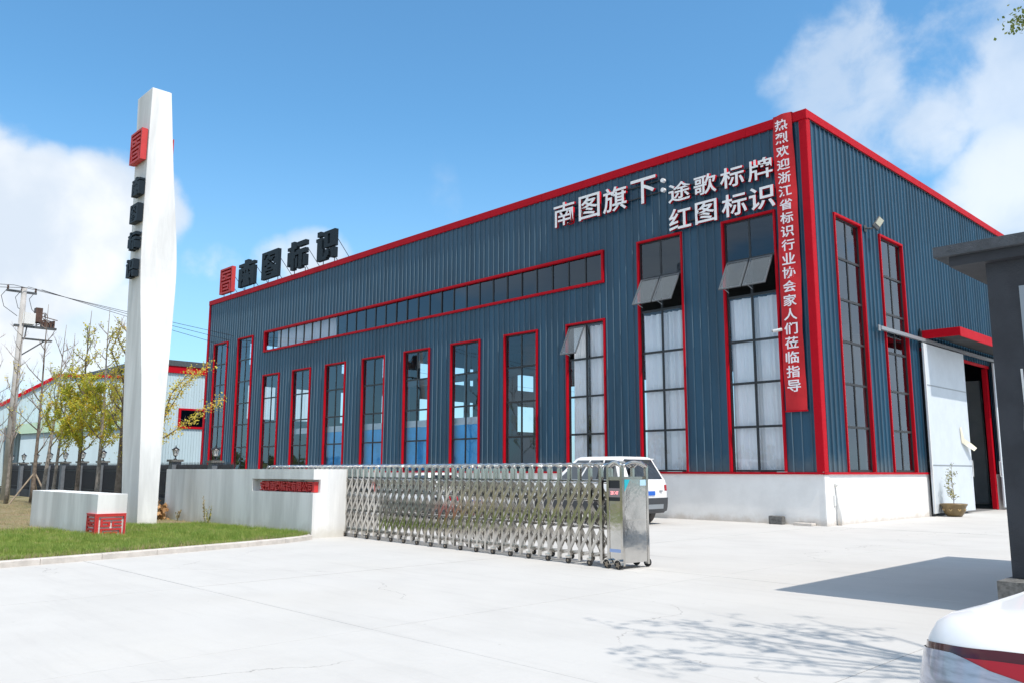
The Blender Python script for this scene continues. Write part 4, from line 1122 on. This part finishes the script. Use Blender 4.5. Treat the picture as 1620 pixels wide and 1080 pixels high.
ginkgo_g = leaf_mat('ginkgo_leaf_green', (.12, .17, .03), (.28, .27, .04), (.2, .11, .03))
def tree(label, base, h, seed, leaf=1.0, lean=(0,0), rad=.09, first=2.0, lm=None, brk=bark, leaf_z=(2.0, 5.6), nbr=14, blen=1.6, lsz=.06, top_leaf=0.0, extra=None, stake=False):
    r = random.Random(seed); lm = lm or ginkgo
    t = thing('ginkgo_tree', label, 'tree', base, 0, 'young ginkgo trees along the lawn')
    tk = MB(); tw = MB(); lv = []; lf = []
    pts = []; x = y = 0
    nseg = 12
    for k in range(nseg+1):
        u = k/nseg; pts.append((lean[0]*u*h+.05*math.sin(seed+u*7)*u, lean[1]*u*h+.05*math.cos(seed*1.3+u*6)*u, h*u))
    radii = [rad*(1-.95*(k/nseg)**.55)+.003 for k in range(nseg+1)]
    tk.tube(pts, radii, 8)
    def pos(z):
        u = max(0, min(.999, z/h))*nseg; i = int(u); return Vector(pts[i]).lerp(Vector(pts[i+1]), u-i)
    def dress(p, q, dens, z):
        if leaf <= 0: return
        for k in range(int(dens)):
            c = p.lerp(q, r.random()) + Vector((r.gauss(0,.055), r.gauss(0,.055), r.gauss(0,.05)))
            leafq(lv, lf, c, r.uniform(.6,1.25)*lsz, r)
    def branch(p, d, ln, lvl, rr):
        n = 4; q = [p]; dd = Vector(d)
        for k in range(n):
            dd = (dd + Vector((r.gauss(0,.12), r.gauss(0,.12), .10+r.gauss(0,.06)))).normalized(); q.append(q[-1]+dd*ln/n)
        (tk if lvl == 0 else tw).tube(q, [rr*(1-.8*k/n) for k in range(n+1)], 5 if lvl == 0 else 4, cap=False)
        zz = q[2].z
        inz = leaf_z[0] <= zz <= leaf_z[1]
        dn = (26*ln*leaf) if inz else 26*ln*leaf*top_leaf
        for a, b in zip(q[1:], q[2:]): dress(a, b, dn*(1.3 if lvl else .8), zz)
        if lvl < 2:
            for k in range(4 if lvl == 0 else 2):
                i = r.randint(1, n-1); a = r.uniform(0, 6.28)
                d2 = (dd*.8 + Vector((math.cos(a)*.7, math.sin(a)*.7, .35))).normalized(); branch(q[i], d2, ln*r.uniform(.35,.6), lvl+1, rr*.45)
    for k in range(nbr):
        z = first + (h*.9-first)*(k+.5*r.random())/nbr; a = k*2.4+r.uniform(-.5,.5)
        ln = blen*(1-.72*(z-first)/(h-first))*r.uniform(.7,1.2)
        branch(pos(z), Vector((math.cos(a), math.sin(a), r.uniform(.5,1.1))).normalized(), ln, 0, rad*.32*(1-.5*z/h))
    if extra:
        for q in extra:
            q = [Vector(p)-Vector(base) for p in q]; tk.tube(q, [.03*(1-.8*i/(len(q)-1)) for i in range(len(q))], 5)
            for a, b in zip(q, q[1:]):
                L_ = (b-a).length
                for k in range(int(L_*190)):
                    u = r.random(); c = a.lerp(b, u)+Vector((r.gauss(0,.10), r.gauss(0,.10), r.gauss(0,.10)))
                    leafq(lv, lf, c, r.uniform(.6,1.25)*lsz, r)
                for k in range(int(L_*7)):
                    c = a.lerp(b, r.random()); tw.tube([c, c+Vector((r.gauss(0,.15), r.gauss(0,.15), r.uniform(.0,.3)))], [.006,.002], 3, cap=False)
    tk.obj('trunk', brk, t, True)
    tw.obj('twigs', twig_m, t, kind='stuff')
    if lf: link('crown', new_mesh('crown', lv, lf, lm), t, kind='stuff')
    return t
tree('thin bare tree cropped by the left edge of the photograph', (-11.75,-17.75,.07), 5.2, 3, leaf=.04, rad=.045, first=1.6, nbr=12, blen=.8, lean=(-.06,-.06))
tree('slim bare grey tree just left of the utility pole', (-29.5,-13.4,.08), 8.2, 5, leaf=.10, rad=.09, nbr=16, blen=1.6, lm=ginkgo_y, leaf_z=(3,6))
tree('dark trunked bare tree held by three wooden stakes', (-29.2,-12.5,.08), 8.6, 8, leaf=.06, rad=.12, brk=bark_d, nbr=13, blen=1.6)
tree('leaning bare young tree left of the first yellow one', (-25.6,-13.1,.08), 7.2, 12, leaf=.22, lean=(.02,.05), rad=.11, nbr=12, blen=1.7, first=2.2)
tree('small leaning tree with sparse yellow green leaves', (-23.6,-13.3,.08), 6.6, 21, leaf=1.2, lean=(.02,.045), rad=.09, nbr=13, blen=1.5, leaf_z=(1.6,4.8), first=1.8)
tree('fullest ginkgo tree with bright yellow green leaves', (-21.5,-13.1,.08), 7.2, 33, leaf=1.5, rad=.11, nbr=20, blen=1.6, leaf_z=(1.6,4.8), top_leaf=.15, first=1.7, brk=bark_d)
tree('straight ginkgo with yellow leaves standing left of the pylon', (-19.4,-13.1,.08), 7.0, 47, leaf=1.2, rad=.11, nbr=16, blen=1.6, leaf_z=(2.0,4.4), top_leaf=.12, first=1.8)
tree('ginkgo behind the pylon with long yellow leafy limbs on its right', (-16.9,-13.3,.08), 6.6, 52, leaf=.35, rad=.14, nbr=13, blen=1.3, leaf_z=(2,6), lm=ginkgo_y, brk=bark_d, first=1.9,
     extra=[[(-16.9,-13.3,1.9),(-15.54,-12.44,2.54),(-15.28,-11.81,3.06),(-14.87,-10.89,3.8)],[(-16.8,-13.2,2.2),(-15.7,-12.5,3.04),(-15.45,-12.0,4.2),(-15.06,-11.3,4.97)],[(-15.7,-12.5,3.04),(-15.51,-12.36,3.9),(-15.3,-11.8,4.75)],[(-16.9,-13.3,4.2),(-17.2,-13.7,5.3),(-17.0,-13.5,6.2)]])
sk = thing('tree_stakes', 'tripod of pale wooden stakes propping the dark trunked tree', 'stakes', (-29.2,-12.5,.08))
for a in (.6, 2.6, 4.9): MB().tube([(.9*math.cos(a),.9*math.sin(a),0),(.05*math.cos(a+.6),.05*math.sin(a+.6),1.25)], .035, 6).obj('stake', wood_m, sk)
# tree out of frame at right: casts the dappled shadow, one branch tip hangs in the corner
r = random.Random(99)
bt = thing('overhanging_tree', 'green and yellow leafy branch tip hanging into the upper right corner', 'tree', (12.9,-16.2,0))
tk = MB(); tk.tube([(0,0,0),(.05,.05,3),(-.1,.0,6),(-.1,.1,9.2)], [.16,.12,.08,.02], 10); lv = []; lf = []; tw = MB()
def bigbr(a, b, n, lsz=.062, spread=.28, nl=8):
    a = Vector(a); b = Vector(b); w1 = Vector((-(b-a).y, (b-a).x, 0)).normalized()*r.uniform(-.28,.28)*(1 if lsz > .04 else .2)
    mid = a.lerp(b,.5)+Vector((0,0,.25))+w1; pts = [a, a.lerp(mid,.5)+Vector((0,0,.10))+w1*.25, mid, mid.lerp(b,.5)+Vector((0,0,.05))-w1*.35, b]
    tk.tube(pts, [.034,.026,.017,.010,.004], 6)
    for k in range(n):
        u = r.random()**.7; p = a.lerp(b, u)+Vector((0,0,.25*4*u*(1-u)*.5)); q = p+Vector((r.gauss(0,spread), r.gauss(0,spread), r.gauss(.05,spread*.6)))
        tw.tube([p, q], [.008,.003], 4, cap=False)
        for j in range(nl): leafq(lv, lf, p.lerp(q, r.uniform(.4,1.1))+Vector((r.gauss(0,.04), r.gauss(0,.04), r.gauss(0,.04))), lsz*r.uniform(.7,1.2), r)
for ang, z0, ln, rise, n in ((3.10,5.8,3.1,1.6,22),(3.35,6.6,2.9,1.3,20),(2.85,6.4,2.7,1.6,18),(3.6,6.0,2.8,1.2,17),(3.9,6.6,2.6,1.2,13),(2.5,6.8,2.2,1.5,12),(4.4,6.2,2.4,1.3,12),(3.2,7.8,2.0,1.0,12),(3.5,5.2,2.2,1.5,10),(0.6,6.0,2.0,1.3,12),(5.4,6.4,2.0,1.3,12)):
    bigbr((-.05,.03,z0), (ln*math.cos(ang), ln*math.sin(ang), z0+rise), n)
# the branch whose tip shows in the picture
bigbr((-.05,.03,4.3), (-3.50,.62,5.10), 20, .03, .08)
for k in range(130):
    c_ = Vector((-3.59,.56,5.12))+Vector((r.gauss(0,.055), r.gauss(0,.055), r.gauss(0,.05))); leafq(lv, lf, c_, r.uniform(.018,.036), r)
for k in range(10):
    c_ = Vector((-3.50,.62,5.10)); tw.tube([c_, c_+Vector((-.08+r.gauss(0,.04), -.05+r.gauss(0,.04), r.gauss(0,.05)))], [.003,.0015], 3, cap=False)
tk.obj('trunk', bark, bt, True); tw.obj('twigs', twig_m, bt, kind='stuff'); link('crown', new_mesh('crown', lv, lf, ginkgo_g), bt, kind='stuff')

# ------------------------------------------------------------------ grass
rs_ = np.random.RandomState(4)
def grass(name, n, area, hmin, hmax, m, label, keep):
    P_ = []
    while sum(len(p) for p in P_) < n:
        p = np.column_stack([rs_.uniform(area[0], area[1], n), rs_.uniform(area[2], area[3], n)]); P_.append(p[keep(p)])
    p = np.concatenate(P_)[:n]
    h = rs_.uniform(hmin, hmax, n)*(.75+.35*np.clip(noise2(p*1.7)+.6, -.6, 1.4)); a = rs_.uniform(0, 6.28, n); w = rs_.uniform(.004, .008, n); b = rs_.normal(0, .35, (n, 2))*h[:, None]
    v = np.zeros((n, 3, 3)); dx = np.cos(a)*w; dy = np.sin(a)*w
    z0 = .07
    v[:,0] = np.column_stack([p[:,0]-dx, p[:,1]-dy, np.full(n, z0)]); v[:,1] = np.column_stack([p[:,0]+dx, p[:,1]+dy, np.full(n, z0)])
    v[:,2] = np.column_stack([p[:,0]+b[:,0], p[:,1]+b[:,1], z0+h])
    me = bpy.data.meshes.new(name); me.vertices.add(n*3); me.vertices.foreach_set('co', v.ravel())
    me.loops.add(n*3); me.loops.foreach_set('vertex_index', np.arange(n*3)); me.polygons.add(n); me.polygons.foreach_set('loop_start', np.arange(n)*3); me.polygons.foreach_set('loop_total', np.full(n, 3))
    me.update(); me.validate(); me.materials.append(m)
    return link(name, me, label=label, cat='grass', kind='stuff')
kx = np.array([k[0] for k in kl][::1]); ky = np.array([k[1] for k in kl])
def kerb_x(y): return np.interp(y, ky, kx)-.17
def noise2(p): return np.sin(p[:,0]*1.1+2*np.sin(p[:,1]*.7))+np.sin(p[:,1]*1.7+1.3*np.sin(p[:,0]*.9))
inblk = lambda p: ((p[:,0] > -13.25)&(p[:,0] < -8.3)&(p[:,1] > -16.7)&(p[:,1] < -16.0)) | ((p[:,0] > -14.1)&(p[:,0] < -11.7)&(p[:,1] > -14.6)&(p[:,1] < -13.9))
g_green = leaf_mat('lawn_green', (.21, .32, .055), (.32, .40, .09), (.50, .46, .21))
g_dry = leaf_mat('lawn_dry', (.40, .32, .19), (.48, .39, .24), (.26, .27, .10))
def kg(p):
    d = kerb_x(p[:,1])-p[:,0]
    edge = 6.3 + .6*noise2(p)
    return (d > 0) & (p[:,1] < -12.92) & ~inblk(p) & (d < edge) & (rs_.uniform(0,1,len(p)) > np.clip((d-5)/3, 0, .8)) & (rs_.uniform(0,1,len(p)) > .75*np.clip(noise2(p*2.3)-.75, 0, 1))
grass('lawn_grass', 150000, (-14,0,-24,-12.92), .05, .13, g_green, 'short green lawn grass between the kerb and the white walls', kg)
def kd(p):
    d = kerb_x(p[:,1])-p[:,0]
    return (d > 4.5) & ((p[:,1] < -12.95) | (p[:,0] < -15.2)) & ~inblk(p)
grass('dry_grass', 70000, (-34,-6,-22,-10.4), .03, .09, g_dry, 'straw coloured dry grass around the tree trunks', kd)
def ke(p): 
    d = kerb_x(p[:,1])-p[:,0]; return (d > -.02) & (d < .35) & (p[:,1] < -12.95)
grass('edge_grass', 5000, (-7,0,-24,-12.95), .04, .11, g_dry, 'dry yellow grass fringe along the kerb', ke)
# dead plant clump, weeds and flower by the wall
dpn = thing('dead_plant', 'clump of dry brown leaves between the pylon and the white wall', 'plant', (-13.95,-13.15,.07))
lv = []; lf = []
for k in range(150):
    z = abs(rnd.gauss(0,.2)); leafq(lv, lf, (rnd.gauss(0,.16), rnd.gauss(0,.10), z), rnd.uniform(.08,.2), rnd)
link('dry_leaves', new_mesh('dry_leaves', lv, lf, brown_leaf), dpn, kind='stuff')
st = MB(); st.tube([(0,0,0),(.02,0,.35),(-.03,0,.6)], .02, 5); st.obj('stalk', bark_d, dpn)
pk = thing('pink_flower', 'tiny pink flower on a thin stalk above the brown leaf clump', 'flower', (-14.1,-13.2,.07))
MB().tube([(0,0,0),(.0,0,.58)], .006, 4).obj('stalk', leaf_pot, pk)
lv = []; lf = []
for k in range(14): leafq(lv, lf, (rnd.gauss(0,.02), rnd.gauss(0,.02), .6+rnd.gauss(0,.02)), .06, rnd)
link('petals', new_mesh('petals', lv, lf, pink_m), pk)
for q, (bx_, by_, hh_, lab) in enumerate(((-11.0,-13.05,.75,'taller wispy weed growing against the white gate wall'),(-10.7,-13.1,.5,'shorter wispy weed against the white gate wall, right of the taller'),(-12.9,-13.0,.35,'low weed tuft at the left end of the white gate wall'))):
    wd_ = thing('wall_weed', lab, 'weed', (bx_, by_, .07)); st = MB(); lv = []; lf = []
    for k in range(7):
        a = rnd.uniform(0,6.28); e = Vector((.16*math.cos(a), .05*math.sin(a), hh_*rnd.uniform(.6,1))); st.tube([(0,0,0), e*.5+Vector((0,0,.05)), e], [.005,.004,.002], 3, cap=False)
        for j in range(14): leafq(lv, lf, e*rnd.uniform(.3,1.05), .035, rnd)
    st.obj('stalk', leaf_pot, wd_); link('leaves', new_mesh('leaves', lv, lf, g_dry if q != 1 else leaf_pot), wd_)
# distant tree mass on the horizon (left gap and behind the camera, seen in the glass)
lv = []; lf = []; r = random.Random(5)
def blob(cx, cy, h, w, n):
    for k in range(n):
        a = r.uniform(0,6.28); u = r.random()**.5; z = h*r.random()**.7
        leafq(lv, lf, (cx+w*u*math.cos(a)*(1-.5*z/h), cy+w*u*math.sin(a)*(1-.5*z/h), z), r.uniform(.5,1.1), r)
for k in range(26): blob(-140+r.uniform(-8,8), -70+k*5.0, r.uniform(3,5), 5, 150)
for k in range(34): blob(-60+k*5.0, -75+r.uniform(-4,4), r.uniform(3,6.5), 5, 150)
link('distant_trees', new_mesh('distant_trees', lv, lf, ginkgo_g), label='dark low tree line on the far horizon', cat='trees', kind='stuff')
